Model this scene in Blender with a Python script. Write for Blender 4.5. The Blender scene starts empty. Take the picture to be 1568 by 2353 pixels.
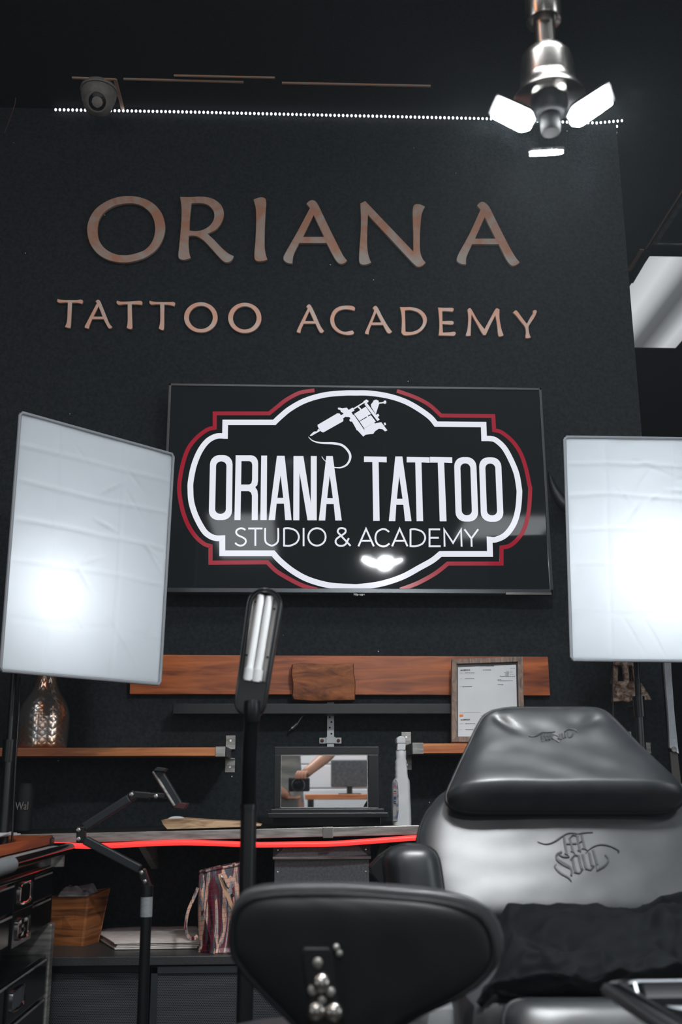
import bpy, bmesh, math, random
from mathutils import Vector, Matrix

random.seed(7)
S = bpy.context.scene
COL = S.collection
V = Vector

# ------------------------------------------------------------------ camera
F_PX, W_PX, H_PX = 2354.8, 1568.0, 2353.0
EYE = V((0.0, 0.0, 1.10))
PITCH, YAW, ROLL = math.radians(14.911), math.radians(2.357), math.radians(-0.185)
FW = V((math.sin(YAW)*math.cos(PITCH), math.cos(YAW)*math.cos(PITCH), math.sin(PITCH)))
_rt = V((math.cos(YAW), -math.sin(YAW), 0)); _up = _rt.cross(FW)
RT = _rt*math.cos(ROLL) + _up*math.sin(ROLL)
UP = -_rt*math.sin(ROLL) + _up*math.cos(ROLL)
cam = bpy.data.cameras.new('camera'); camo = bpy.data.objects.new('camera', cam); COL.objects.link(camo)
cam.sensor_fit = 'VERTICAL'; cam.sensor_height = 36.0; cam.lens = 36.0*F_PX/H_PX
cam.clip_start = 0.01
m = Matrix((RT, UP, -FW)).transposed().to_4x4(); m.translation = EYE
camo.matrix_world = m
cam.dof.use_dof = True; cam.dof.focus_distance = 3.25; cam.dof.aperture_fstop = 4.5
S.camera = camo

# ------------------------------------------------------------------ world, exposure, lights
S.view_settings.view_transform = 'Standard'; S.view_settings.look = 'None'
S.view_settings.exposure = 0.0; S.view_settings.gamma = 1.0
S.view_settings.use_curve_mapping = False
wd = bpy.data.worlds.new('world'); S.world = wd; wd.use_nodes = True
wd.node_tree.nodes['Background'].inputs[0].default_value = (0.62, 0.82, 1.0, 1)
wd.node_tree.nodes['Background'].inputs[1].default_value = 0.10
_v = wd.node_tree.nodes.new('ShaderNodeVolumeScatter')      # thin haze added to lift the blacks and spread the lamp's glow
_v.inputs['Density'].default_value = .0035; _v.inputs['Anisotropy'].default_value = .3; _v.inputs['Color'].default_value = (.82, .93, 1., 1)
wd.node_tree.links.new(_v.outputs[0], wd.node_tree.nodes['World Output'].inputs['Volume'])

LAMP_EMIT = 780.0        # pendant lamp LED blades
PANEL_EMIT = 1.0        # lit fluorescent ceiling panel beyond the wall
REAR_PANEL_EMIT = 4.0   # ceiling panels over the room behind the camera
SOFTBOX_WATT = 0.9
WARM_WATT = 5.0
def area(name, loc, aim, size, watt, col):
    l = bpy.data.lights.new(name, 'AREA'); l.shape = 'RECTANGLE'; l.size = size[0]; l.size_y = size[1]
    l.energy = watt; l.color = col
    o = bpy.data.objects.new(name, l); COL.objects.link(o); o.location = loc
    o.rotation_euler = (V(aim)-V(loc)).to_track_quat('-Z', 'Y').to_euler()
    return o
area('warm_streak_fill', (-1.1, .7, 3.46), (-.6, 1.4, 0), (.25, .9), WARM_WATT, (1.0, .42, .18))  # unseen warm light, added for orange streaks on the lamp bell
area('upper_left_fill', (-1.9, 0.9, 3.4), (0.2, 2.4, 0.9), (0.6, 1.2), 9.0, (0.9, 0.96, 1.0))  # unseen overhead fill added on the left, no fixture modelled

area('chair_sheen_fill', (.70, 1.12, 3.46), (.70, 1.3, 0), (1.0, .7), 17.0, (.92, .97, 1.0))  # unseen light added overhead to put a sheen on the chair leather
area('stool_highlight_fill', (-.2, 1.05, 3.46), (-.1, 1.3, 0), (.7, .5), 9.0, (.95, .97, 1.0))  # added above the frame for the highlight on the stool's top roll
area('upper_right_fill', (2.3, .5, 3.46), (2.0, 1.0, 0), (.5, .9), 9.0, (.92, .97, 1.0))  # unseen overhead light, added so the lamp bell reflects a white streak
area('spot_over_table', (-.094, -1.0, 3.47), (.4, -2.2, 1.0), (.07, .07), 110.0, (.95, .97, 1.0))
area('front_fill', (.6, -6.5, 2.3), (.6, 0, 1.7), (4.0, 1.6), 60.0, (.85, .94, 1.0))  # added frontal fill from behind the camera; that wall has no window
area('left_fill', (-3.1, -1.6, 1.8), (0, 1.0, 1.7), (.5, 2.0), 14.0, (.9, .96, 1.0))  # tall unseen panel added for reflections in the bell, not a window
area('right_fill', (5.0, -.5, 1.9), (0, 2.0, 1.7), (1.4, 2.2), 50.0, (.88, .95, 1.0))  # unseen side light added for the bell's right side, not a window

# ------------------------------------------------------------------ picture <-> place
def ray(px, py):
    return (RT*(px-784.0) - UP*(py-1176.5))/F_PX + FW
def at(px, py, Y):
    d = ray(px, py); return EYE + d*(Y/d.y)
def atz(px, py, Z):
    d = ray(px, py); return EYE + d*((Z-EYE.z)/d.z)
def proj(p):
    d = V(p)-EYE; z = d.dot(FW); return 784+F_PX*d.dot(RT)/z, 1176.5-F_PX*d.dot(UP)/z
def atx(px, py, X):
    d = ray(px, py); return EYE + d*(X/d.x)
def pxm(p):                     # metres per picture pixel at a point
    return (V(p)-EYE).dot(FW)/F_PX

# ------------------------------------------------------------------ materials
def lin(h):
    h = h.lstrip('#'); o = []
    for i in (0, 2, 4):
        c = int(h[i:i+2], 16)/255
        o.append(c/12.92 if c <= .04045 else ((c+.055)/1.055)**2.4)
    return (*o, 1)
def mat(name, col, rough=.5, metal=0., noise=None, bump=None, emit=None, coat=0., col2=None, scale=(1, 1, 1), spec=None, distort=0., detail=4, ramp=(.35, .65), trans=0., alpha=1.):
    m = bpy.data.materials.new(name); m.use_nodes = True
    nt = m.node_tree; b = nt.nodes['Principled BSDF']
    c = lin(col) if isinstance(col, str) else (*col, 1)
    b.inputs['Base Color'].default_value = c
    b.inputs['Roughness'].default_value = rough; b.inputs['Metallic'].default_value = metal
    b.inputs['Coat Weight'].default_value = coat
    if spec is not None: b.inputs['Specular IOR Level'].default_value = spec
    if trans: b.inputs['Transmission Weight'].default_value = trans
    if alpha < 1: b.inputs['Alpha'].default_value = alpha
    tc = nt.nodes.new('ShaderNodeTexCoord'); mp = nt.nodes.new('ShaderNodeMapping')
    mp.inputs['Scale'].default_value = scale
    nt.links.new(tc.outputs['Object'], mp.inputs['Vector'])
    if col2 is not None and noise:
        n = nt.nodes.new('ShaderNodeTexNoise'); n.inputs['Scale'].default_value = noise
        n.inputs['Detail'].default_value = detail; n.inputs['Distortion'].default_value = distort
        nt.links.new(mp.outputs[0], n.inputs['Vector'])
        r = nt.nodes.new('ShaderNodeValToRGB')
        r.color_ramp.elements[0].position = ramp[0]; r.color_ramp.elements[1].position = ramp[1]
        r.color_ramp.elements[0].color = c
        r.color_ramp.elements[1].color = lin(col2) if isinstance(col2, str) else (*col2, 1)
        nt.links.new(n.outputs['Fac'], r.inputs[0]); nt.links.new(r.outputs[0], b.inputs['Base Color'])
    if bump:
        n = nt.nodes.new('ShaderNodeTexNoise'); n.inputs['Scale'].default_value = bump[0]; n.inputs['Detail'].default_value = 6
        nt.links.new(mp.outputs[0], n.inputs['Vector'])
        bp = nt.nodes.new('ShaderNodeBump'); bp.inputs['Strength'].default_value = bump[1]
        bp.inputs['Distance'].default_value = bump[2] if len(bump) > 2 else .003
        nt.links.new(n.outputs['Fac'], bp.inputs['Height']); nt.links.new(bp.outputs[0], b.inputs['Normal'])
    if emit:
        b.inputs['Emission Color'].default_value = lin(emit[0]) if isinstance(emit[0], str) else (*emit[0], 1)
        b.inputs['Emission Strength'].default_value = emit[1]
    return m
def nodes(m): return m.node_tree.nodes, m.node_tree.links, m.node_tree.nodes['Principled BSDF']

M = {}
M['wall'] = mat('black_wall_paint', '#202427', .85, noise=90, col2='#303437', bump=(160, .6, .004), ramp=(.3, .75), spec=.15)
def specks(m, scale, thr):      # tiny chips of pale plaster in the black paint
    n, l, b = nodes(m)
    tc = n.new('ShaderNodeTexCoord'); vo = n.new('ShaderNodeTexVoronoi'); vo.inputs['Scale'].default_value = scale
    l.new(tc.outputs['Object'], vo.inputs['Vector'])
    lt = n.new('ShaderNodeMath'); lt.operation = 'LESS_THAN'; lt.inputs[1].default_value = thr
    l.new(vo.outputs['Distance'], lt.inputs[0])
    sp = n.new('ShaderNodeSeparateColor'); l.new(vo.outputs['Color'], sp.inputs[0])
    g = n.new('ShaderNodeMath'); g.operation = 'GREATER_THAN'; g.inputs[1].default_value = .93; l.new(sp.outputs[0], g.inputs[0])
    mu = n.new('ShaderNodeMath'); mu.operation = 'MULTIPLY'; l.new(lt.outputs[0], mu.inputs[0]); l.new(g.outputs[0], mu.inputs[1])
    mx = n.new('ShaderNodeMix'); mx.data_type = 'RGBA'; l.new(mu.outputs[0], mx.inputs[0])
    src = b.inputs['Base Color'].links[0].from_socket; l.new(src, mx.inputs[6]); mx.inputs[7].default_value = (.75, .7, .65, 1)
    l.new(mx.outputs[2], b.inputs['Base Color'])
specks(M['wall'], 26, .05)
M['ceiling'] = mat('black_ceiling_tile', '#14181b', .9, noise=120, col2='#1c2125', bump=(200, .4, .003), spec=.2)
M['grid'] = mat('ceiling_grid_metal', '#a59c94', .5, .0, noise=30, col2='#c58a64')
M['gridblack'] = mat('black_grid_metal', '#131619', .45)
M['black'] = mat('black_plastic', '#0a0c0e', .35, bump=(300, .15, .001))
M['blackmatte'] = mat('matte_black', '#090b0d', .75)
M['blackmetal'] = mat('black_powder_coat', '#0d0f11', .38, .0, bump=(500, .2, .001))
M['greymetal'] = mat('brushed_steel', '#b4b2ae', .35, .6, noise=14, col2='#85837d', scale=(1, 1, 8))
M['chrome'] = mat('chrome', '#d8d8d8', .08, 1.)
M['nickel'] = mat('satin_nickel', '#b9b4af', .26, 1.)
M['copper'] = mat('brushed_copper', '#c08a70', .4, .15, noise=7, col2='#b5aea6', scale=(1, 1, 1), distort=1.5, ramp=(.38, .62), bump=(60, .15, .001))
M['copper_small'] = mat('lit_copper', '#f0b69c', .4, .1, noise=9, col2='#dcd4cc', distort=1.2, ramp=(.42, .66))  # paler than the large letters: stronger lamp light put into the colour
def wood(name, c1, c2, sc, rough=.45, ramp=(.3, .7)):
    return mat(name, c1, rough, noise=sc[0], col2=c2, scale=sc[1], distort=1.2, detail=8, ramp=ramp, bump=(sc[0]*2, .25, .002))
M['plank'] = wood('walnut_plank', '#6a2e16', '#cf7036', (9, (.35, 1, 3.2)))
M['shelf'] = wood('oak_shelf', '#a5562a', '#d58a54', (14, (.3, 1, 4)))
M['block'] = wood('rough_wood', '#4a2414', '#b26a3c', (16, (.7, 1, 2)), .7)
M['boxwood'] = wood('box_wood', '#4a2a14', '#b5703a', (12, (.35, .35, 5)))
M['framewood'] = wood('weathered_frame', '#5b5350', '#a58874', (22, (4, 4, .5)), .7)
M['boardwood'] = wood('pale_board', '#6a4a33', '#d0ad88', (10, (.7, 2, 5)), .7, (.3, .55))
M['paper'] = mat('paper', '#dcdee0', .8, noise=8, col2='#d2d4d6')
M['ink'] = mat('ink', '#1a1a1a', .8)
M['orange'] = mat('orange_print', '#f08030', .7)
M['white'] = mat('white_plastic', '#c9cacb', .3, noise=20, col2='#bdbfc0')
M['whitemetal'] = mat('white_metal', '#b9bcbd', .4, .3)
M['leather'] = mat('black_leather', '#1d2023', .40, noise=26, col2='#2a2d30', bump=(800, .22, .0010), spec=1., ramp=(.3, .7))
M['leather_dark'] = mat('black_vinyl', '#0b0d0f', .5, noise=12, col2='#101214', bump=(800, .2, .0010), spec=.3)
M['stamp'] = mat('stamped_leather', '#232629', .5)
M['cloth'] = mat('black_cloth', '#0a0c0e', .8, noise=30, col2='#111417', bump=(700, .3, .001), spec=.12)
M['cardboard'] = mat('black_fibreboard', '#3e4245', .6, noise=160, col2='#505457', bump=(400, .2, .001))
M['rivet'] = mat('steel_rivet', '#e0e0e0', .25, .9)
M['mirror'] = mat('mirror_glass', '#e6e9ea', .015, 1.)
M['screen'] = mat('tv_screen', '#0c0e10', .045, spec=.5, emit=((.75, .9, 1.), .009))
M['logo_white'] = mat('screen_white', '#202020', .09, emit=('#eef1fb', .90))
M['logo_red'] = mat('screen_red', '#200406', .16, emit=('#a01c30', .8))
M['bezel'] = mat('tv_bezel', '#4c4f52', .32, .6, bump=(300, .1, .001))
M['white_print'] = mat('white_print', '#d8d8d8', .6)
M['led'] = mat('led_diode', '#ffffff', .4, emit=((.9, .93, 1.), 2.2))
M['redled'] = mat('red_led_tube', '#ff3020', .4, emit=((1.0, .04, .04), 1.15))
M['hubdark'] = mat('lamp_dark_plastic', '#0c0d0e', .8, spec=.1)
M['lampled'] = mat('led_blade', '#ffffff', .4, emit=((.95, .98, 1.), LAMP_EMIT))
M['frosted'] = mat('lamp_grey_plastic', '#26282a', .5)
M['tube'] = mat('fluorescent_tube_off', '#d9dadb', .35)
M['reflector'] = mat('lamp_reflector', '#d6d4d0', .4, .0)
M['camgrey'] = mat('camera_grey', '#77736f', .55, noise=60, col2='#8a827b')
M['lens'] = mat('dark_lens', '#07080a', .08)
M['towel'] = mat('paper_towel', '#e0dad4', .9, noise=40, col2='#cdc6bf', bump=(300, .3, .002))
M['plastic_clear'] = mat('clear_wrap', '#b8bcc0', .2, noise=10, col2='#7d8084', alpha=.8)
M['cartblack'] = mat('gloss_black_steel', '#0b0c0e', .14)
M['cartgrey'] = mat('grey_mat', '#8f9294', .7)
M['skin'] = mat('skin', '#c08a70', .5)
M['garment'] = mat('grey_garment', '#6f706c', .6, noise=3, col2='#a8a59c', scale=(1, 1, 8))
M['hair'] = mat('dark_hair', '#1c1614', .5)
M['whitewall'] = mat('white_wall', '#c8cacc', .6)
M['floor'] = mat('dark_floor', '#2c2a28', .35, noise=5, col2='#38342f')
M['wire'] = mat('copper_wire', '#5a2c22', .5)
M['palestrut'] = mat('pale_steel', '#c4c8d0', .5, .1, noise=60, col2='#d2d5da')
M['darkstrut'] = mat('grey_steel', '#4b4744', .5, .4)
M['horn'] = mat('black_horn', '#15181b', .45)
M['ornament'] = mat('copper_patina', '#5a3a2a', .5, .2, noise=45, col2='#c4ad9a', distort=1.0, bump=(60, .8, .006))
M['lining'] = mat('white_lining', '#d8dadc', .6)
M['softside'] = mat('softbox_shell', '#101214', .7)
M['piping'] = mat('grey_piping', '#8b9095', .6)
M['cordgrey'] = mat('cord_tip', '#9a9a98', .35, .7)
M['bluelabel'] = mat('bottle_label', '#8f8a86', .4, noise=60, col2='#44566e', ramp=(.45, .6))
M['redprint'] = mat('red_print', '#b02a30', .5)

def vase_mat():
    m = mat('embossed_metal', '#d9cfc6', .24, .88); n, l, b = nodes(m)
    tc = n.new('ShaderNodeTexCoord')
    ns = n.new('ShaderNodeTexNoise'); ns.inputs['Scale'].default_value = 9; ns.inputs['Distortion'].default_value = .6
    l.new(tc.outputs['Object'], ns.inputs['Vector'])
    r = n.new('ShaderNodeValToRGB'); r.color_ramp.elements[0].position = .4; r.color_ramp.elements[1].position = .6
    r.color_ramp.elements[0].color = (.62, .6, .58, 1); r.color_ramp.elements[1].color = (.75, .42, .24, 1)  # coppery patches stand in for warm reflections on the silver
    l.new(ns.outputs['Fac'], r.inputs[0]); l.new(r.outputs[0], b.inputs['Base Color'])
    # diamond embossing: sin(angle*k + z) * sin(angle*k - z)
    sx = n.new('ShaderNodeSeparateXYZ'); l.new(tc.outputs['Object'], sx.inputs[0])
    an = n.new('ShaderNodeMath'); an.operation = 'ARCTAN2'; l.new(sx.outputs[0], an.inputs[0]); l.new(sx.outputs[1], an.inputs[1])
    def mth(op, a, bb):
        q = n.new('ShaderNodeMath'); q.operation = op
        for i, x in enumerate((a, bb)):
            if x is None: continue
            if isinstance(x, (int, float)): q.inputs[i].default_value = x
            else: l.new(x, q.inputs[i])
        return q.outputs[0]
    ka = mth('MULTIPLY', an.outputs[0], 8); kz = mth('MULTIPLY', sx.outputs[2], 150)
    s1 = mth('SINE', mth('ADD', ka, kz), None); s2 = mth('SINE', mth('SUBTRACT', ka, kz), None)
    h = mth('ABSOLUTE', mth('MULTIPLY', s1, s2), None)
    n2 = n.new('ShaderNodeTexNoise'); n2.inputs['Scale'].default_value = 14; l.new(tc.outputs['Object'], n2.inputs['Vector'])
    hh = mth('ADD', mth('MULTIPLY', h, .05), mth('MULTIPLY', n2.outputs['Fac'], .5))
    bp = n.new('ShaderNodeBump'); bp.inputs['Strength'].default_value = .8; bp.inputs['Distance'].default_value = .012
    l.new(hh, bp.inputs['Height']); l.new(bp.outputs[0], b.inputs['Normal'])
    return m
M['vase'] = vase_mat()

def croc_mat():
    m = mat('striped_croc_leather', '#a08070', .28); n, l, b = nodes(m)
    tc = n.new('ShaderNodeTexCoord'); mp = n.new('ShaderNodeMapping'); mp.inputs['Scale'].default_value = (1, 1, .10)
    l.new(tc.outputs['Object'], mp.inputs[0])
    ns = n.new('ShaderNodeTexNoise'); ns.inputs['Scale'].default_value = 44; ns.inputs['Detail'].default_value = 3; ns.inputs['Distortion'].default_value = .8
    l.new(mp.outputs[0], ns.inputs['Vector'])
    r = n.new('ShaderNodeValToRGB'); r.color_ramp.interpolation = 'CONSTANT'
    cs = [(0., '#20101a'), (.36, '#5c1226'), (.43, '#4a525a'), (.49, '#d6a790'), (.56, '#8c9296'), (.61, '#6a1a2a'), (.67, '#c59a86')]
    e = r.color_ramp.elements
    while len(e) < len(cs): e.new(.5)
    for i, (p, c) in enumerate(cs): e[i].position = p; e[i].color = lin(c)
    l.new(ns.outputs['Fac'], r.inputs[0]); l.new(r.outputs[0], b.inputs['Base Color'])
    br = n.new('ShaderNodeTexBrick'); br.inputs['Scale'].default_value = 30; br.inputs['Mortar Size'].default_value = .014; br.inputs['Brick Width'].default_value = 1.5; br.inputs['Row Height'].default_value = .36; br.inputs['Mortar Smooth'].default_value = .6
    mp2 = n.new('ShaderNodeMapping'); mp2.inputs['Rotation'].default_value = (math.pi/2, 0, .15); l.new(tc.outputs['Object'], mp2.inputs[0]); l.new(mp2.outputs[0], br.inputs['Vector'])
    bp = n.new('ShaderNodeBump'); bp.inputs['Strength'].default_value = .7; bp.inputs['Distance'].default_value = .003
    bp.invert = True
    l.new(br.outputs['Fac'], bp.inputs['Height']); l.new(bp.outputs[0], b.inputs['Normal'])
    mx = n.new('ShaderNodeMix'); mx.data_type = 'RGBA'; l.new(br.outputs['Fac'], mx.inputs[0]); l.new(r.outputs[0], mx.inputs[6]); mx.inputs[7].default_value = (.14, .07, .06, 1)
    l.new(mx.outputs[2], b.inputs['Base Color'])
    return m
M['croc'] = croc_mat()

def mesh_mat():                 # perforated sheet: staggered slots
    m = mat('perforated_steel', '#1a1d20', .5, .4); n, l, b = nodes(m)
    tc = n.new('ShaderNodeTexCoord'); mp = n.new('ShaderNodeMapping'); mp.inputs['Rotation'].default_value = (math.pi/2, 0, 0)
    l.new(tc.outputs['Object'], mp.inputs[0])
    br = n.new('ShaderNodeTexBrick'); br.inputs['Scale'].default_value = 140
    br.inputs['Brick Width'].default_value = .8; br.inputs['Row Height'].default_value = .55; br.inputs['Mortar Size'].default_value = .13
    br.inputs['Color1'].default_value = (.004, .004, .005, 1); br.inputs['Color2'].default_value = (.006, .006, .008, 1); br.inputs['Mortar'].default_value = (.10, .11, .12, 1)
    l.new(mp.outputs[0], br.inputs['Vector']); l.new(br.outputs['Color'], b.inputs['Base Color'])
    return m
M['perforated'] = mesh_mat()

def panel_mat():                # prismatic diffuser lit by tubes that run front to back
    m = mat('prismatic_diffuser', '#808890', .4); n, l, b = nodes(m)
    tc = n.new('ShaderNodeTexCoord'); sx = n.new('ShaderNodeSeparateXYZ'); l.new(tc.outputs['Generated'], sx.inputs[0])
    r = n.new('ShaderNodeValToRGB'); e = r.color_ramp.elements
    cs = [(0., .55), (.22, .74), (.36, .5), (.49, .14), (.60, .11), (.72, .28), (.86, .66), (1., .5)]
    while len(e) < len(cs): e.new(.5)
    for i, (p, c) in enumerate(cs): e[i].position = p; e[i].color = (c*.93, c*.97, c, 1)
    l.new(sx.outputs[0], r.inputs[0])
    wv = n.new('ShaderNodeTexWave'); wv.inputs['Scale'].default_value = 60; wv.bands_direction = 'DIAGONAL'
    l.new(tc.outputs['Object'], wv.inputs['Vector'])
    mr = n.new('ShaderNodeMapRange'); mr.inputs[3].default_value = .72; mr.inputs[4].default_value = 1.0; l.new(wv.outputs['Fac'], mr.inputs[0])
    ml = n.new('ShaderNodeMath'); ml.operation = 'MULTIPLY'; ml.inputs[1].default_value = PANEL_EMIT; l.new(mr.outputs[0], ml.inputs[0])
    l.new(r.outputs[0], b.inputs['Emission Color']); l.new(ml.outputs[0], b.inputs['Emission Strength'])
    return m
M['panel'] = panel_mat()
M['rearpanel'] = mat('lit_diffuser', '#808890', .4, emit=((.92, .97, 1.), REAR_PANEL_EMIT))
M['dimpanel'] = mat('unlit_diffuser', '#202428', .5, noise=3, col2='#30363a', bump=(200, .3, .002))

def diffuser_mat():             # thin white nylon: light passes through it
    m = bpy.data.materials.new('white_nylon'); m.use_nodes = True
    nt = m.node_tree; n, l = nt.nodes, nt.links; n.remove(n['Principled BSDF'])
    tr = n.new('ShaderNodeBsdfTranslucent'); tr.inputs[0].default_value = (.86, .9, .93, 1)
    df = n.new('ShaderNodeBsdfDiffuse'); df.inputs[0].default_value = (.6, .63, .66, 1)
    mx = n.new('ShaderNodeMixShader'); mx.inputs[0].default_value = .35
    l.new(tr.outputs[0], mx.inputs[1]); l.new(df.outputs[0], mx.inputs[2]); l.new(mx.outputs[0], n['Material Output'].inputs[0])
    return m
M['nylon'] = diffuser_mat()

# ------------------------------------------------------------------ building helpers
class MB:
    def __init__(s): s.bm = bmesh.new()
    def box(s, c, size, rot=None, bevel=0.):
        c = V(c); q = []
        for dx in (-.5, .5):
            for dy in (-.5, .5):
                for dz in (-.5, .5):
                    d = V((dx*size[0], dy*size[1], dz*size[2]))
                    q.append(s.bm.verts.new(c + (rot @ d if rot else d)))
        fs = [(0, 1, 3, 2), (4, 6, 7, 5), (0, 4, 5, 1), (2, 3, 7, 6), (0, 2, 6, 4), (1, 5, 7, 3)]
        nf = [s.bm.faces.new([q[i] for i in f]) for f in fs]
        if bevel:
            es = list({e for f in nf for e in f.edges})
            bmesh.ops.bevel(s.bm, geom=es, offset=bevel, segments=2, affect='EDGES', profile=.5)
        return s
    def span(s, a, b, bevel=0.):
        a, b = V(a), V(b); return s.box((a+b)/2, [abs(x) for x in (b-a)], None, bevel)
    def prism(s, pts, off):
        off = V(off); a = [s.bm.verts.new(V(p)) for p in pts]; b = [s.bm.verts.new(V(p)+off) for p in pts]
        k = len(a)
        s.bm.faces.new(a); s.bm.faces.new(b[::-1])
        for i in range(k): s.bm.faces.new((a[i], b[i], b[(i+1) % k], a[(i+1) % k]))
        return s
    def tube(s, pts, r, seg=12, caps=True, closed=False):
        pts = [V(p) for p in pts]; k = len(pts)
        rs = r if isinstance(r, (list, tuple)) else [r]*k
        rings = []; ref = None
        for i in range(k):
            a = pts[(i-1) % k] if closed else pts[max(i-1, 0)]
            b = pts[(i+1) % k] if closed else pts[min(i+1, k-1)]
            t = (b-a).normalized()
            if ref is None: ref = t.orthogonal().normalized()
            ref = (ref - t*ref.dot(t)).normalized(); bi = t.cross(ref)
            rings.append([s.bm.verts.new(pts[i] + (ref*math.cos(2*math.pi*j/seg) + bi*math.sin(2*math.pi*j/seg))*rs[i]) for j in range(seg)])
        for i in range(k if closed else k-1):
            A, B = rings[i], rings[(i+1) % k]
            for j in range(seg): s.bm.faces.new((A[j], A[(j+1) % seg], B[(j+1) % seg], B[j]))
        if caps and not closed:
            s.bm.faces.new(rings[0][::-1]); s.bm.faces.new(rings[-1])
        return s
    def lathe(s, prof, c, seg=40, rot=None, caps=True, sq=None):
        c = V(c); rings = []
        for r, z in prof:
            ring = []
            for j in range(seg):
                a = 2*math.pi*j/seg
                x, y = r*math.cos(a), r*math.sin(a)
                if sq: x *= sq[0]; y *= sq[1]
                d = V((x, y, z)); ring.append(s.bm.verts.new(c + (rot @ d if rot else d)))
            rings.append(ring)
        for A, B in zip(rings, rings[1:]):
            for j in range(seg): s.bm.faces.new((A[j], A[(j+1) % seg], B[(j+1) % seg], B[j]))
        if caps:
            s.bm.faces.new(rings[0][::-1]); s.bm.faces.new(rings[-1])
        return s
    def disc(s, c, r, axis, h=.004, seg=20, dome=0.):
        ax = V(axis).normalized(); q = V((0, 0, 1)).rotation_difference(ax).to_matrix()
        prof = [(r, 0), (r, h*.7), (r*.85, h)]
        if dome: prof = [(r, 0)] + [(r*math.cos(t), h + dome*math.sin(t)) for t in (0, .35, .7, 1.05, 1.4)]
        return s.lathe(prof, c, seg, q)
    def sphere(s, c, r, seg=20, sc=(1, 1, 1)):
        k = seg//2
        return s.lathe([(max(r*math.sin(math.pi*i/k), 1e-4), -r*math.cos(math.pi*i/k)*sc[2]) for i in range(k+1)], c, seg, None, True, sc[:2])
    def grid(s, fn, nu, nv):
        g = [[s.bm.verts.new(V(fn(i/nu, j/nv))) for i in range(nu+1)] for j in range(nv+1)]
        for j in range(nv):
            for i in range(nu): s.bm.faces.new((g[j][i], g[j][i+1], g[j+1][i+1], g[j+1][i]))
        return g
    def ribbon(s, pts, w, off):      # flat stroke of varying width in any plane, given depth by off
        pts = [V(p) for p in pts]; k = len(pts); off = V(off); nrm = off.normalized()
        ws = w if isinstance(w, (list, tuple)) else [w]*k
        L, R = [], []
        for i in range(k):
            d0 = (pts[i]-pts[i-1]).normalized() if i else None
            d1 = (pts[i+1]-pts[i]).normalized() if i < k-1 else None
            if d0 is None: d0 = d1
            if d1 is None: d1 = d0
            n0, n1 = nrm.cross(d0), nrm.cross(d1); mm = n0+n1
            if mm.length < 1e-6: mm = n0
            mm.normalize(); k2 = ws[i]/2/max(mm.dot(n0), .35)
            L.append(pts[i]+mm*k2); R.append(pts[i]-mm*k2)
        a = [[s.bm.verts.new(p) for p in q] for q in (L, R)]
        b = [[s.bm.verts.new(p+off) for p in q] for q in (L, R)]
        for i in range(k-1):
            s.bm.faces.new((a[0][i], a[0][i+1], a[1][i+1], a[1][i])); s.bm.faces.new((b[0][i], b[1][i], b[1][i+1], b[0][i+1]))
            s.bm.faces.new((a[0][i], b[0][i], b[0][i+1], a[0][i+1])); s.bm.faces.new((a[1][i], a[1][i+1], b[1][i+1], b[1][i]))
        s.bm.faces.new((a[0][0], a[1][0], b[1][0], b[0][0])); s.bm.faces.new((a[0][-1], b[0][-1], b[1][-1], a[1][-1]))
        return s
    def band(s, A, B, off):          # ring between two contours with equally many points
        off = V(off); k = len(A); R = [[s.bm.verts.new(V(p)+o) for p in q] for q in (A, B) for o in (V(), off)]
        for i in range(k):
            j = (i+1) % k
            for a, b in ((0, 2), (2, 3), (3, 1), (1, 0)): s.bm.faces.new((R[a][i], R[a][j], R[b][j], R[b][i]))
        return s
    def addmesh(s, me): s.bm.from_mesh(me); return s
    def build(s, name, m, parent=None, smooth=35, bevel=0.):
        bm = s.bm
        bmesh.ops.recalc_face_normals(bm, faces=bm.faces)
        if bevel:
            es = [e for e in bm.edges if len(e.link_faces) == 2 and e.calc_face_angle(0) > .5]
            bmesh.ops.bevel(bm, geom=es, offset=bevel, segments=2, affect='EDGES', profile=.5, clamp_overlap=True)
        me = bpy.data.meshes.new(name); bm.to_mesh(me); bm.free()
        for x in (m if isinstance(m, (list, tuple)) else [m]): me.materials.append(x)
        if smooth:
            me.polygons.foreach_set('use_smooth', [True]*len(me.polygons)); me.set_sharp_from_angle(angle=math.radians(smooth))
        return link(name, me, parent)
def rootloc(o):
    while o.parent: o = o.parent
    return o.location.copy()
def link(name, me, parent=None):
    o = bpy.data.objects.new(name, me); COL.objects.link(o)
    if parent:
        me.transform(Matrix.Translation(-rootloc(parent))); o.parent = parent
    else:
        vs = [v.co for v in me.vertices]
        lo = V([min(v[i] for v in vs) for i in range(3)]); hi = V([max(v[i] for v in vs) for i in range(3)])
        b = V(((lo.x+hi.x)/2, (lo.y+hi.y)/2, lo.z)); me.transform(Matrix.Translation(-b)); o.location = b
    return o
def tag(o, label=None, cat=None, group=None, kind=None):
    if label: o['label'] = label
    if cat: o['category'] = cat
    if group: o['group'] = group
    if kind: o['kind'] = kind
    return o
def thing(name, label, cat, loc, group=None):
    o = bpy.data.objects.new(name, None); COL.objects.link(o); o.location = loc; o.empty_display_size = .05
    return tag(o, label, cat, group)
def copy_tree(o, parent=None):
    c = o.copy(); COL.objects.link(c); c.parent = parent
    for ch in [x for x in bpy.data.objects if x.parent == o]: copy_tree(ch, c)
    return c
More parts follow.
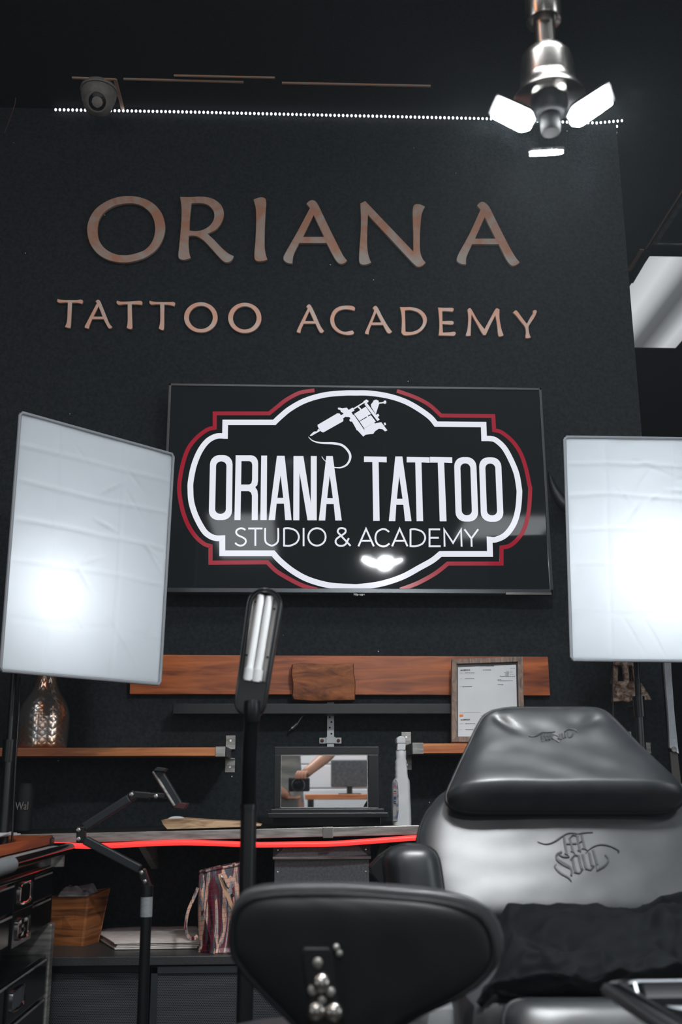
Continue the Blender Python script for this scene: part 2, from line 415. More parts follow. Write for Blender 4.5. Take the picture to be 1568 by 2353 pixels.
def catmull(pts, n=8, closed=False):
    # points (x, y) or (x, y, 'c') where c marks a corner the curve does not round
    k = len(pts); out = []
    P = [V((p[0], p[1])) for p in pts]; C = [len(p) > 2 for p in pts]
    for i in range(k if closed else k-1):
        p1, p2 = P[i], P[(i+1) % k]
        p0 = P[i-1] if (closed or i > 0) else p1; p3 = P[(i+2) % k] if (closed or i+2 < k) else p2
        if C[i]: p0 = p1
        if C[(i+1) % k]: p3 = p2
        if C[i] and C[(i+1) % k]: out.append(p1.copy()); continue
        for j in range(n):
            t = j/n
            out.append(.5*((2*p1) + (p2-p0)*t + (2*p0-5*p1+4*p2-p3)*t*t + (3*p1-p0-3*p2+p3)*t**3))
    if not closed: out.append(P[-1])
    return out
def resample(pts, n):            # n points evenly along a closed loop
    pts = [V(p) for p in pts]; L = [0.]
    for i in range(len(pts)): L.append(L[-1]+(pts[(i+1) % len(pts)]-pts[i]).length)
    out = []; k = 0
    for j in range(n):
        t = L[-1]*j/n
        while L[k+1] < t: k += 1
        out.append(pts[k]+(pts[(k+1) % len(pts)]-pts[k])*((t-L[k])/max(L[k+1]-L[k], 1e-9)))
    return out
def sm3(pts, n=6):               # smooth a 3D polyline
    pts = [V(p) for p in pts]; k = len(pts); out = []
    for i in range(k-1):
        p0, p1, p2, p3 = pts[max(i-1, 0)], pts[i], pts[i+1], pts[min(i+2, k-1)]
        for j in range(n):
            t = j/n; out.append(.5*((2*p1)+(p2-p0)*t+(2*p0-5*p1+4*p2-p3)*t*t+(3*p1-p0-3*p2+p3)*t**3))
    return out+[pts[-1]]
def outline_mesh(contours, Y, depth, bevel=0.):
    # closed contours (points in the X-Z plane, holes allowed) filled at Y and given depth towards the room
    cu = bpy.data.curves.new('o', 'CURVE'); cu.dimensions = '2D'; cu.fill_mode = 'BOTH'; cu.extrude = max(depth/2-bevel, 0); cu.bevel_depth = bevel; cu.bevel_resolution = 1
    cu.offset = -bevel
    for c in contours:
        sp = cu.splines.new('POLY'); sp.points.add(len(c)-1); sp.use_cyclic_u = True
        for i, p in enumerate(c): sp.points[i].co = (p[0], p[1], 0, 1)
    return curve_to_mesh(cu, Matrix.Translation((0, Y-depth/2, 0)) @ Matrix.Rotation(math.pi/2, 4, 'X'))
def curve_to_mesh(cu, M4):
    o = bpy.data.objects.new('o', cu); COL.objects.link(o)
    dg = bpy.context.evaluated_depsgraph_get(); dg.update()
    me = bpy.data.meshes.new_from_object(o.evaluated_get(dg)); me.transform(M4); me.materials.clear()
    bpy.data.objects.remove(o); bpy.data.curves.remove(cu)
    return me
def text_mesh(txt, size, M4, extrude=.0004, off=0., align='LEFT', sx=1.):
    cu = bpy.data.curves.new('t', 'FONT'); cu.body = txt; cu.size = size; cu.extrude = extrude; cu.offset = off; cu.align_x = align
    return curve_to_mesh(cu, M4 @ Matrix.Diagonal((sx, 1, 1, 1)))
def facing(loc, xdir=(1, 0, 0), zdir=(0, 0, 1)):    # local x -> xdir, local y -> zdir
    x = V(xdir).normalized(); y = V(zdir).normalized(); z = x.cross(y)
    q = Matrix((x, y, z)).transposed().to_4x4(); q.translation = V(loc); return q

# ------------------------------------------------------------------ the room
WY = 3.30                                   # face of the black sign wall
CEIL = at(760, 264, WY).z
WR = at(1448, 665, WY).x                    # right end of the sign wall
def slab(name, a, b, m, kind='structure'):
    o = MB().span(a, b).build(name, m, None, 0); return tag(o, kind=kind)
slab('wall_back', (-3.2, WY, 0), (WR, WY+.14, CEIL), M['wall'])
slab('floor', (-3.2, -6.6, -.05), (5.2, 8.2, 0), M['floor'])
slab('ceiling', (-3.2, -6.6, CEIL), (5.2, 8.2, CEIL+.08), M['ceiling'])
slab('wall_left', (-3.3, -6.6, 0), (-3.2, WY+.14, CEIL), M['wall'])
slab('wall_far', (-3.2, 8.2, 0), (5.2, 8.3, CEIL), M['wall'])
slab('wall_right', (5.2, -6.6, 0), (5.3, 8.2, CEIL), M['wall'])
slab('wall_front', (-3.2, -6.7, 0), (5.2, -6.6, CEIL), M['wall'])
# pale boarded half-height partition behind the photographer
mb = MB().span((-1.2, -2.36, 0), (2.4, -2.26, 1.62))
for z in (.18, .36, .54, .72, .90, 1.08, 1.26, 1.44): mb.span((-1.2, -2.263, z), (2.4, -2.254, z+.165), .003)
tag(mb.build('wall_partition', M['whitewall'], None, 0), kind='structure')

def cx(px, py): return atz(px, py, CEIL)
# ceiling grid bars: thin pressed-metal edges seen against the black tiles
def bar(name, p, q, w, m, dz=.006):
    p, q = V(p), V(q); o = MB()
    d = (q-p).normalized(); n = V((-d.y, d.x, 0))*w/2
    o.prism([p+n-V((0, 0, dz)), q+n-V((0, 0, dz)), q-n-V((0, 0, dz)), p-n-V((0, 0, dz))], (0, 0, dz))
    return tag(o.build(name, m, None, 0), kind='structure')
bar('trim_1', cx(166, 177), cx(266, 181), .006, M['grid'])
bar('trim_2', cx(265, 181), cx(283, 251), .012, M['grid'])
bar('trim_3', cx(284, 180), cx(560, 187), .006, M['grid'])
bar('trim_4', cx(400, 172), cx(632, 177), .005, M['grid'])
bar('trim_5', cx(648, 189), cx(990, 196), .006, M['grid'])
bar('trim_6', cx(1600, 386), cx(1484, 570), .006, M['grid'])
bar('trim_7', cx(1488, 571), cx(1700, 574), .10, M['gridblack'], .012)
bar('trim_8', cx(1476, 572), cx(1446, 620), .02, M['grid'])
bar('trim_9', cx(1492, 572), cx(1450, 644), .022, M['gridblack'], .016)

def c2(pts, Y): return [(lambda p: (p.x, p.z))(at(a[0], a[1], Y)) for a in pts]
# ------------------------------------------------------------------ copper letters of the sign
BIG = [
 ('O', 'large copper capital letter O starting the upper sign row', (190, 440, 7.84),
  [[(850, 78), (1090, 118), (1290, 225), (1430, 400), (1488, 620), (1450, 840), (1330, 1040), (1120, 1190), (880, 1262), (690, 1275), (470, 1235), (270, 1120), (130, 930), (80, 720), (100, 540), (200, 350), (370, 205), (600, 105)],
   [(840, 208), (1030, 240), (1180, 340), (1270, 480), (1305, 680), (1260, 880), (1130, 1040), (930, 1120), (740, 1145), (560, 1115), (400, 1020), (300, 880), (268, 700), (300, 500), (410, 350), (590, 248)]]),
 ('R', 'large copper capital letter R beside the first O in the upper sign row', (400, 440, 6.817),
  [[(92, 82, 'c'), (260, 84), (430, 77), (600, 108), (730, 200), (783, 330), (750, 470), (660, 590), (525, 660, 'c'), (620, 745), (750, 880), (850, 965), (938, 1010, 'c'), (900, 1080), (835, 1108), (770, 1090), (680, 1000), (560, 865), (450, 755), (340, 695), (232, 692, 'c'), (228, 830), (240, 950), (263, 1038, 'c'), (170, 1068), (100, 1060), (66, 1010), (78, 860), (100, 640), (115, 420), (115, 230)],
   [(274, 182, 'c'), (420, 178), (540, 215), (620, 310), (625, 420), (570, 520), (470, 590), (350, 618), (243, 608, 'c'), (250, 430)]]),
 ('I', 'large copper capital letter I in the upper sign row', (400, 440, 6.817),
  [[(1245, 123, 'c'), (1330, 93), (1410, 95), (1446, 150), (1435, 350), (1425, 600), (1422, 850), (1440, 980), (1465, 1062, 'c'), (1390, 1088), (1310, 1092), (1262, 1050), (1260, 930), (1275, 750), (1285, 500), (1280, 270)]]),
 ('A', 'large copper capital letter A between the I and the N', (640, 440, 9.222),
  [[(593, 257, 'c'), (650, 200), (725, 178), (800, 215), (860, 310), (960, 520), (1130, 870), (1280, 1170), (1380, 1360), (1458, 1460, 'c'), (1400, 1515), (1320, 1533), (1245, 1490), (1160, 1360), (1020, 1088, 'c'), (445, 1088, 'c'), (340, 1300), (310, 1420), (302, 1525, 'c'), (200, 1515), (125, 1465), (105, 1400), (150, 1290), (400, 850), (668, 345, 'c')],
   [(748, 497, 'c'), (965, 958, 'c'), (525, 958, 'c')]]),
 ('N', 'large copper capital letter N in the upper sign row', (815, 440, 8.96),
  [[(118, 245, 'c'), (222, 192, 'c'), (1210, 1228, 'c'), (1210, 900), (1200, 600), (1200, 350), (1250, 262), (1340, 258), (1455, 308, 'c'), (1400, 420), (1370, 600), (1350, 950), (1355, 1220), (1400, 1370), (1468, 1462, 'c'), (1390, 1530), (1300, 1548), (1210, 1480), (1050, 1310), (280, 480, 'c'), (268, 750), (262, 1050), (285, 1290), (345, 1465, 'c'), (240, 1500), (150, 1500), (95, 1430), (100, 1180), (125, 850), (132, 550)]]),
 ('A', 'large copper capital letter A standing apart at the end of the upper row', (1035, 440, 9.222),
  [[(568, 297, 'c'), (620, 238), (690, 215), (770, 255), (840, 340), (940, 540), (1110, 880), (1270, 1190), (1390, 1390), (1477, 1498, 'c'), (1410, 1550), (1335, 1572), (1265, 1540), (1180, 1420), (1030, 1115, 'c'), (470, 1112, 'c'), (370, 1330), (342, 1430), (340, 1545, 'c'), (240, 1535), (160, 1490), (140, 1430), (180, 1310), (400, 910), (645, 378, 'c')],
   [(735, 540, 'c'), (960, 995, 'c'), (530, 995, 'c')]]),
]
T1 = [[(66, 60, 'c'), (110, 70), (220, 73), (300, 72), (350, 68), (370, 88), (355, 120, 'c'), (300, 108), (236, 106, 'c'), (232, 200), (225, 330), (218, 400), (195, 411), (152, 397, 'c'), (175, 330), (182, 220), (186, 106, 'c'), (150, 104), (85, 108), (58, 90)]]
TT = lambda dx, dy: [[(p[0]+dx, p[1]+dy, *p[2:]) for p in T1[0]]]
AA = [[(518, 90, 'c'), (545, 70), (575, 85), (610, 165), (660, 290), (690, 360), (722, 396, 'c'), (700, 414), (675, 412), (650, 370), (615, 304, 'c'), (478, 304, 'c'), (450, 370), (437, 418, 'c'), (405, 412), (388, 396), (420, 330), (480, 215), (535, 110, 'c')],
      [(555, 150, 'c'), (603, 272, 'c'), (492, 272, 'c')]]
def ring(cx_, cy_, rx, ry, w, wy):
    k = 24
    return [[(cx_+rx*math.cos(2*math.pi*i/k), cy_+ry*math.sin(2*math.pi*i/k)) for i in range(k)],
            [(cx_+(rx-w)*math.cos(2*math.pi*i/k), cy_+(ry-wy)*math.sin(2*math.pi*i/k)) for i in range(k)]]
def a2(dx, dy): return [[(a*.667+dx, b*.667+dy, *c) for a, b, *c in q] for q in [[(p[0], p[1], *p[2:]) for p in c] for c in AA]]
Z1 = (120, 675, 5.227); Z2 = (410, 680, 3.484); Z3 = (830, 690, 3.733)
SMALL = [
 ('T', 'small copper letter T starting the lower sign row', Z1, T1),
 ('A', 'small copper letter A after the first T of the lower sign row', Z1, AA),
 ('T', 'small copper letter T right after the first small A', Z1, [[(778, 80, 'c'), (830, 92), (930, 90), (1020, 84), (1065, 84), (1083, 100), (1076, 134, 'c'), (1020, 128), (955, 125, 'c'), (958, 250), (962, 350), (960, 412), (935, 425), (893, 410, 'c'), (905, 330), (905, 220), (905, 125, 'c'), (860, 126), (800, 132), (772, 110)]]),
 ('T', 'small copper letter T just before the two small Os', Z1, [[(1172, 80, 'c'), (1220, 93), (1320, 97), (1420, 96), (1460, 97), (1478, 115), (1466, 150, 'c'), (1410, 135), (1348, 130, 'c'), (1346, 250), (1346, 360), (1340, 425), (1315, 435), (1278, 418, 'c'), (1295, 340), (1297, 230), (1295, 128, 'c'), (1250, 126), (1190, 130), (1166, 105)]]),
 ('O', 'small copper letter O next to the third small T', Z2, ring(180, 171, 135, 122, 40, 30)),
 ('O', 'small copper letter O ending the first word of the lower row', Z2, ring(532, 175, 134, 122, 40, 30)),
 ('A', 'small copper letter A starting the second word of the lower row', Z2, [[(1024, 85, 'c'), (1040, 68), (1062, 75), (1100, 150), (1140, 240), (1168, 280, 'c'), (1155, 293), (1135, 293), (1115, 260), (1098, 222, 'c'), (1004, 222, 'c'), (985, 265), (978, 297, 'c'), (955, 292), (948, 280), (970, 230), (1010, 150), (1035, 100, 'c')], [(1050, 122, 'c'), (1085, 200, 'c'), (1015, 200, 'c')]]),
 ('C', 'small silvery copper letter C in the second word', Z2, [[(1410, 118, 'c'), (1360, 108), (1320, 108), (1275, 128), (1250, 175), (1260, 235), (1300, 275), (1340, 285), (1395, 274, 'c'), (1408, 295), (1390, 310), (1340, 312), (1275, 290), (1230, 245), (1215, 185), (1235, 125), (1275, 90), (1330, 76), (1390, 78), (1416, 95)]]),
 ('A', 'small silvery copper letter A between the C and the D', Z3, [[(98, 66, 'c'), (118, 47), (142, 58), (185, 140), (235, 225), (268, 268, 'c'), (250, 283), (225, 278), (205, 245), (188, 212, 'c'), (88, 212, 'c'), (72, 260), (66, 294, 'c'), (42, 288), (34, 275), (60, 215), (100, 120), (112, 85, 'c')], [(131, 106, 'c'), (172, 188, 'c'), (98, 188, 'c')]]),
 ('D', 'small silvery copper letter D in the second word', Z3, [[(332, 56, 'c'), (380, 57), (440, 58), (510, 80), (558, 130), (565, 185), (535, 245), (480, 285), (410, 300), (365, 298), (345, 275, 'c'), (350, 180), (345, 110)], [(378, 86, 'c'), (430, 84), (490, 105), (527, 150), (528, 200), (495, 245), (440, 268), (383, 268, 'c')]]),
 ('E', 'small silvery copper letter E between the D and the M', Z3, [[(660, 60, 'c'), (720, 63), (785, 63), (797, 80), (785, 98, 'c'), (740, 93), (699, 92, 'c'), (700, 177, 'c'), (780, 175), (796, 190), (782, 208), (700, 203, 'c'), (704, 275, 'c'), (760, 273), (802, 268), (815, 285), (800, 305, 'c'), (730, 303), (665, 302, 'c'), (672, 220), (668, 130)]]),
 ('M', 'small silvery copper letter M in the second word', Z3, [[(912, 80, 'c'), (930, 66), (950, 78), (1000, 165), (1060, 245, 'c'), (1100, 170), (1150, 80), (1170, 68), (1190, 78, 'c'), (1190, 150), (1205, 240), (1225, 300, 'c'), (1200, 310), (1178, 300), (1168, 215), (1154, 130, 'c'), (1110, 215), (1075, 290), (1060, 298), (1040, 285), (990, 195), (950, 122, 'c'), (945, 215), (942, 303, 'c'), (915, 306), (900, 296), (915, 235), (920, 140)]]),
 ('Y', 'small silvery copper letter Y ending the lower sign row', Z3, [[(1303, 105, 'c'), (1325, 85), (1345, 95), (1385, 150), (1424, 200, 'c'), (1450, 150), (1475, 110), (1475, 90), (1500, 82), (1511, 95, 'c'), (1495, 135), (1460, 190), (1440, 225), (1445, 280), (1458, 318, 'c'), (1435, 325), (1412, 318), (1415, 270), (1405, 225), (1370, 180), (1330, 130)]]),
]
def letter(ch, label, z, cons, depth, m, group):
    x0, y0, s = z
    Yf = WY-depth-.006
    cs = [c2([(x0+p.x/s, y0+p.y/s) for p in catmull(c, 6, True)], Yf) for c in cons]
    t = MB().addmesh(outline_mesh(cs, WY-.006, depth, .0015)).build('sign_letter', m, None, 30)
    tag(t, label, 'letter', group)
    # the two short pins that hold it off the wall
    pb = MB()
    xs = [p[0] for p in cs[0]]; zs = [p[1] for p in cs[0]]
    return t
for ch, lb, z, cons in BIG: letter(ch, lb, z, cons, .014, M['copper'], 'large copper letters of the wall sign')
for ch, lb, z, cons in SMALL: letter(ch, lb, z, cons, .010, M['copper_small'], 'small copper letters of the wall sign')

# ------------------------------------------------------------------ television
TY = 3.20                                   # front of the screen
a, b, c, d = at(388, 883, TY), at(1243, 891, TY), at(1273, 1366, TY), at(368, 1361, TY)
TL, TR, TT_, TB = (a.x+d.x)/2, (b.x+c.x)/2, (a.z+b.z)/2, (c.z+d.z)/2
tv = thing('television', 'wide black flat television on the wall showing a white tattoo studio logo', 'television', ((TL+TR)/2, TY+.03, TB))
fw = .009
mb = MB(); YF = TY-.006
for p, q in (((TL, YF, TB), (TL+fw, TY+.03, TT_)), ((TR-fw, YF, TB), (TR, TY+.03, TT_)), ((TL, YF, TT_-fw), (TR, TY+.03, TT_)), ((TL, YF, TB), (TR, TY+.03, TB+.015))):
    mb.span(p, q)
mb.build('bezel', M['bezel'], tv, 0, .0015)
MB().span((TL+.004, TY+.028, TB+.004), (TR-.004, TY+.055, TT_-.004)).build('back_cover', M['black'], tv, 0)
MB().span((TL+.25, TY+.05, TB+.12), (TR-.25, WY, TT_-.15)).build('wall_mount', M['blackmetal'], tv, 0)
scr = MB().span((TL+fw-.001, TY, TB+.014), (TR-fw+.001, TY+.02, TT_-fw+.001)).build('screen', M['screen'], tv, 0)
t = text_mesh('Hisense', .0112, facing(at(813, 1368.5, YF)+V((0, -.0003, 0))), .0002, .0003)
MB().addmesh(t).build('maker_lettering', M['white_print'], tv, 0)
p, q = at(1163, 1365, YF), at(1268, 1362, YF)
MB().span((p.x, YF-.002, p.z-.002), (q.x, YF+.001, q.z)).build('bezel_strip', M['nickel'], tv, 0)
# the picture on the screen
YS = TY-.0004
def pl(pts, n=8): return [at(p.x, p.y, YS) for p in catmull(pts, n)]
K = 'c'
white_frame = [(818, 903), (790.7, 903.3), (746.7, 907.5), (702.7, 920), (667.5, 938.9), (644, 958), (630.8, 970.6, K), (517.9, 970.6, K), (517.3, 1002, K), (497.3, 1002.5), (476.8, 1013.7), (459.2, 1037.2), (446, 1069.5), (438.7, 1104.7), (437.8, 1124.7), (440.1, 1154), (450.4, 1186.3), (468, 1218.5), (482.7, 1231.7), (497.3, 1236.7), (511.1, 1236.7, K), (511.1, 1271.3, K), (627.9, 1271.3, K), (644, 1288.9), (673.3, 1312.4), (708.5, 1331.5), (755.5, 1344.7), (805.3, 1348.5), (831, 1348), (878, 1341), (925, 1325.6), (965.6, 1303.8), (993.8, 1288), (1012.5, 1273, K), (1126.6, 1273, K), (1125.6, 1239.7, K), (1140.6, 1239.7), (1162.5, 1228.8), (1181, 1203.8), (1190.6, 1172.5), (1194, 1135), (1193, 1120), (1187.5, 1088.8), (1175, 1057.5), (1159, 1029), (1140.6, 1012), (1128, 1008), (1113, 1007.5, K), (1111.9, 975.6, K), (1002.5, 974.7, K), (987.5, 957.5), (956, 935.6), (925, 920), (887.5, 909), (847, 903.4), (818, 903)]
red_a = [(723, 897), (714, 898), (688, 903), (658.7, 918.4), (638, 934.5), (619, 950, K), (493.8, 950, K), (493.8, 983, K), (476.8, 987.3), (453.3, 1005), (432.8, 1031), (419.6, 1069.5), (412, 1120), (418, 1165), (429.9, 1201), (447.5, 1230), (468, 1249), (484, 1255, K), (484, 1293, K), (614.7, 1292, K), (635, 1312), (664.5, 1330), (696.8, 1346), (729, 1355)]
red_b = [(920, 1355), (960, 1340), (1000, 1318), (1029.7, 1295, K), (1153, 1295, K), (1153, 1258, K), (1172, 1253.8), (1190.6, 1238), (1206, 1213), (1215.6, 1172.5), (1218.8, 1125.6), (1217, 1113.8), (1209, 1076), (1197, 1042), (1178, 1013.8), (1153, 993.4), (1136, 988.8, K), (1134, 956, K), (1014, 955, K), (987.5, 931), (956, 913.8), (912.5, 898)]
kp = pxm(at(800, 1120, YS))*.985            # metres per pixel on the screen
OFF = (0, -.0006, 0)
MB().ribbon(pl(red_a), 9.5*kp, OFF).ribbon(pl(red_b), 9.5*kp, OFF).build('logo_outline', M['logo_red'], scr, 0)
mb = MB().ribbon(pl(white_frame), 13.3*kp, OFF)
def quad(TLx, TRx, BLx, BRx, y0, y1):
    def f(u, v):                            # u, v in pixels from the top left, at mid width
        tv_ = v/(y1-y0); xl = TLx+(BLx-TLx)*tv_; xr = TRx+(BRx-TRx)*tv_
        return (xl+(xr-xl)*u, y0+v)
    return f
def rrect(f, u0, u1, v0, v1, ru, rv):
    out = []
    for cu, cv, a0 in ((u1-ru, v0+rv, -90), (u1-ru, v1-rv, 0), (u0+ru, v1-rv, 90), (u0+ru, v0+rv, 180)):
        for i in range(6):
            a = math.radians(a0+18*i); out.append(f(cu+ru*math.cos(a), cv+rv*math.sin(a)))
    return out
cons = []
def addO(q, w):
    f = quad(*q); h = q[5]-q[4]; s = 14/w
    mb.band([at(*p, YS) for p in rrect(f, 0, 1, 0, h, .40, 21)], [at(*p, YS) for p in rrect(f, s, 1-s, 14, h-14, .23, 11)], OFF)
def addA(q):
    f = quad(*q); h = q[5]-q[4]; tw = q[1]-q[0]; bw = q[3]-q[2]; s = 14.5/bw
    cons.append([[f(0, 0), f(1, 0), f(1, h), f(1-s*1.02, h), f(1-s*1.12, h*.745), f(s*1.12, h*.745), f(s*1.02, h), f(0, h)],
                 [f(.5, h*.30), f(.665, h*.655), f(.335, h*.655)]])
def addT(bx0, bx1, s0, s1, b0, b1, y0, yb, y1):
    cons.append([[(bx0, y0), (bx1, y0+1), (bx1, yb+1), (s1, yb), (b1, y1), (b0, y1), (s0, yb), (bx0, yb)]])
addO((483.3, 534.9, 479.7, 533.4, 1046, 1195), 52)
f = quad(541.9, 593.6, 539, 592.7, 1046.5, 1195)
cons.append([[f(0, 0), f(.70, 0)] + [f(.70+.30*math.sin(a), 18-18*math.cos(a)) for a in (.4, .8, 1.2, 1.57)] + [f(1, 58), f(.97, 68), f(.88, 73), f(.97, 80), f(1, 90), f(1, 148.5), f(.74, 148.5), f(.74, 92), f(.69, 85), f(.60, 82), f(.26, 82), f(.26, 148.5), f(0, 148.5)],
             [f(.26, 13), f(.62, 13), f(.71, 16), f(.74, 22), f(.74, 56), f(.71, 64), f(.62, 67), f(.26, 67)]])
cons.append([[(600.6, 1047), (614, 1047), (613.2, 1195), (598.5, 1195)]])
addA((636.7, 654.3, 617.6, 670.4, 1047.5, 1195))
cons.append([[(674.8, 1048), (697.5, 1048), (714.5, 1156), (714.5, 1048), (728.2, 1048), (728.2, 1195.5), (707, 1195.5), (688.6, 1086), (688.2, 1195.5), (674.2, 1195.5)]])
addA((750.2, 765, 732.9, 785.7, 1048, 1196))
addT(836.9, 889, 856, 870.5, 858, 872.8, 1048.8, 1061.6, 1196.9)
addA((908.8, 925, 894, 946, 1049, 1197.5))
addT(935, 987.5, 954.7, 968.9, 957.8, 972.8, 1050, 1062.5, 1197.5)
addT(988.6, 1039.7, 1006.5, 1021, 1011, 1026.6, 1050, 1063, 1197.8)
addO((1043.8, 1094.5, 1047.8, 1100, 1050.6, 1198.4), 51)
addO((1101, 1151.8, 1106, 1158, 1051, 1198.8), 51)
for cs in cons: mb.addmesh(outline_mesh([c2(q, YS) for q in cs], YS, .0006))
# tattoo machine drawing and its needle line (traced at 7.127 x)
def z5(x, y): return (690+x/7.127, 900+y/7.127)
def poly5(pts): mb.addmesh(outline_mesh([c2([z5(*p) for p in pts], YS)], YS, .0006))
def line5(pts, w): mb.ribbon([at(*z5(*p), YS) for p in pts], w/7.127*kp, OFF)
poly5([(158, 718), (225, 655), (275, 650), (300, 605), (335, 640), (180, 728)])
poly5([(285, 545), (610, 355), (650, 360), (710, 455), (705, 485), (380, 668), (345, 655), (290, 575)])
poly5([(660, 395), (715, 360), (745, 410), (700, 440)])
poly5([(618, 265), (650, 262), (690, 275), (765, 262), (870, 400), (860, 445), (800, 415), (750, 415), (705, 350), (668, 330), (660, 302), (622, 290)])
poly5([(785, 305), (860, 262), (890, 310), (820, 350)])
line5([(870, 285), (945, 240), (1055, 172)], 22)
poly5([(1035, 160), (1085, 128), (1122, 150), (1115, 175), (1060, 190)])
line5([(945, 240), (1080, 385), (1290, 605)], 24)
line5([(1070, 190), (1285, 470)], 46)
poly5([(885, 365), (1075, 245), (1160, 365), (970, 480)])
poly5([(975, 490), (1160, 385), (1240, 490), (1050, 600)])
line5([(800, 330), (945, 590), (1060, 715)], 70)
line5([(860, 390), (1075, 705)], 50)
poly5([(1050, 605), (1200, 515), (1285, 610), (1225, 650), (1200, 690), (1070, 705)])
poly5([(1230, 520), (1330, 500), (1430, 635), (1390, 650), (1350, 615), (1280, 605)])
poly5([(1370, 515), (1395, 505), (1410, 540), (1385, 555)])
poly5([(1240, 380), (1280, 362), (1298, 395), (1260, 425)])
poly5([(1160, 210), (1185, 180), (1205, 145), (1245, 130), (1285, 150), (1295, 200), (1240, 370), (1165, 250)])
line5([(1285, 190), (1360, 180), (1400, 168)], 22)
poly5([(1360, 175), (1375, 150), (1400, 145), (1415, 170), (1405, 198), (1375, 198)])
poly5([(810, 450), (850, 440), (860, 485), (830, 492), (808, 475)])
poly5([(912, 600), (950, 585), (1000, 625), (965, 645), (925, 630)])
nl = [(135, 738), (200, 800), (330, 838), (560, 848), (700, 885), (800, 990), (820, 1090), (770, 1190), (680, 1240), (600, 1245), (540, 1235)]
nl = catmull(nl, 6); k = len(nl)
mb.ribbon([at(*z5(p.x, p.y), YS) for p in nl], [(6+34*min(1, i/(k*.3))-26*max(0, (i/k-.55)/.45))/7.127*kp for i in range(k)], OFF)
line5([(355, 1062), (385, 1110), (435, 1155)], 10)
# STUDIO & ACADEMY in thin strokes
def stroke(pts, n=8): mb.ribbon(pl(pts, n), 4.1*kp, OFF)
def Z3_(X, Y): return (380+X/3.409, 1110+Y/3.409)
def Z4_(X, Y): return (800+X/3.2, 1110+Y/3.2)
def z3s(*pts): stroke([Z3_(p[0], p[1]) + tuple(p[2:]) for p in pts])
def z4s(*pts): stroke([Z4_(p[0], p[1]) + tuple(p[2:]) for p in pts])
z3s((628, 368), (610, 357), (588, 355), (562, 368), (556, 390), (572, 410), (605, 425), (628, 442), (630, 465), (612, 485), (585, 490), (562, 482), (548, 468))
z3s((650, 356, K), (762, 356, K)); z3s((706, 356, K), (706, 492, K))
z3s((783, 352, K), (783, 440), (795, 472), (835, 490), (872, 472), (885, 440), (885, 352, K))
z3s((931, 355, K), (975, 355), (1025, 375), (1047, 420), (1030, 465), (980, 490), (931, 490, K), (931, 353, K)); z3s((1084, 352, K), (1084, 494, K))
def oval(x, y, rx, ry, fn):
    stroke([fn(x+rx*math.cos(math.radians(q)), y+ry*math.sin(math.radians(q))) for q in range(0, 361, 20)], 3)
oval(1189, 422, 68, 68, Z3_)
z3s((1452, 492, K), (1370, 405), (1352, 380), (1362, 358), (1385, 353), (1410, 362), (1412, 385), (1390, 405), (1345, 435), (1335, 462), (1350, 485), (1380, 492), (1412, 480), (1438, 432, K))
z4s((77, 465, K), (133, 337, K), (190, 465, K)); z4s((95, 425, K), (172, 425, K))
z4s((303, 360), (278, 342), (250, 340), (215, 360), (202, 402), (215, 445), (250, 465), (280, 462), (305, 445))
z4s((325, 465, K), (380, 337, K), (438, 465, K)); z4s((343, 425, K), (420, 425, K))
z4s((460, 341, K), (500, 341), (548, 360), (568, 402), (548, 445), (500, 464), (460, 464, K), (460, 339, K))
z4s((678, 341, K), (600, 341, K), (600, 465, K), (682, 465, K)); z4s((600, 402, K), (668, 402, K))
z4s((711, 467, K), (708, 342, K), (773, 440, K), (832, 342, K), (836, 467, K))
z4s((857, 340, K), (908, 408, K), (958, 340, K)); z4s((908, 408, K), (910, 468, K))
mb.build('logo', M['logo_white'], scr, 0)

# ------------------------------------------------------------------ LED strip along the top of the wall
YL = 3.285
pts = [(128, 252), (420, 257), (700, 263.5), (1000, 270), (1130, 273), (1250, 279), (1372, 282.5), (1433, 277)]
led = thing('led_strip_light', 'string of small white LEDs along the top edge of the black wall', 'led strip', at(784, 268, YL))
MB().tube([at(x, y-1, YL+.008) for x, y in pts], .0022, 6).build('strip', M['blackmatte'], led)
def along(pts, step):
    out = []; carry = 0
    for (x0, y0), (x1, y1) in zip(pts, pts[1:]):
        L = math.hypot(x1-x0, y1-y0); s = carry
        while s < L: out.append((x0+(x1-x0)*s/L, y0+(y1-y0)*s/L)); s += step
        carry = s-L
    return out
dots = [p for p in along(pts, 9.72)]
dots = [at(x, y, YL) for x, y in dots]
EX = WR+.004                                # and a few down the end of the wall
dots += [V((EX, YL+.02+.016*i, at(1432, 283, YL).z-.016*i)) for i in range(6)]
def diode(p): return MB().sphere(p, .0046, 10, (1, .8, 1.3))
first = diode(dots[0]).build('diode', M['led'], led)
for p in dots[1:100]:
    c = first.copy(); COL.objects.link(c); c.parent = led; c.location = p-dots[0]
rest = MB()
for p in dots[100:]: rest.sphere(p, .0046, 10, (1, .8, 1.3))
tag(rest.build('diode_row', M['led'], led), kind='stuff')

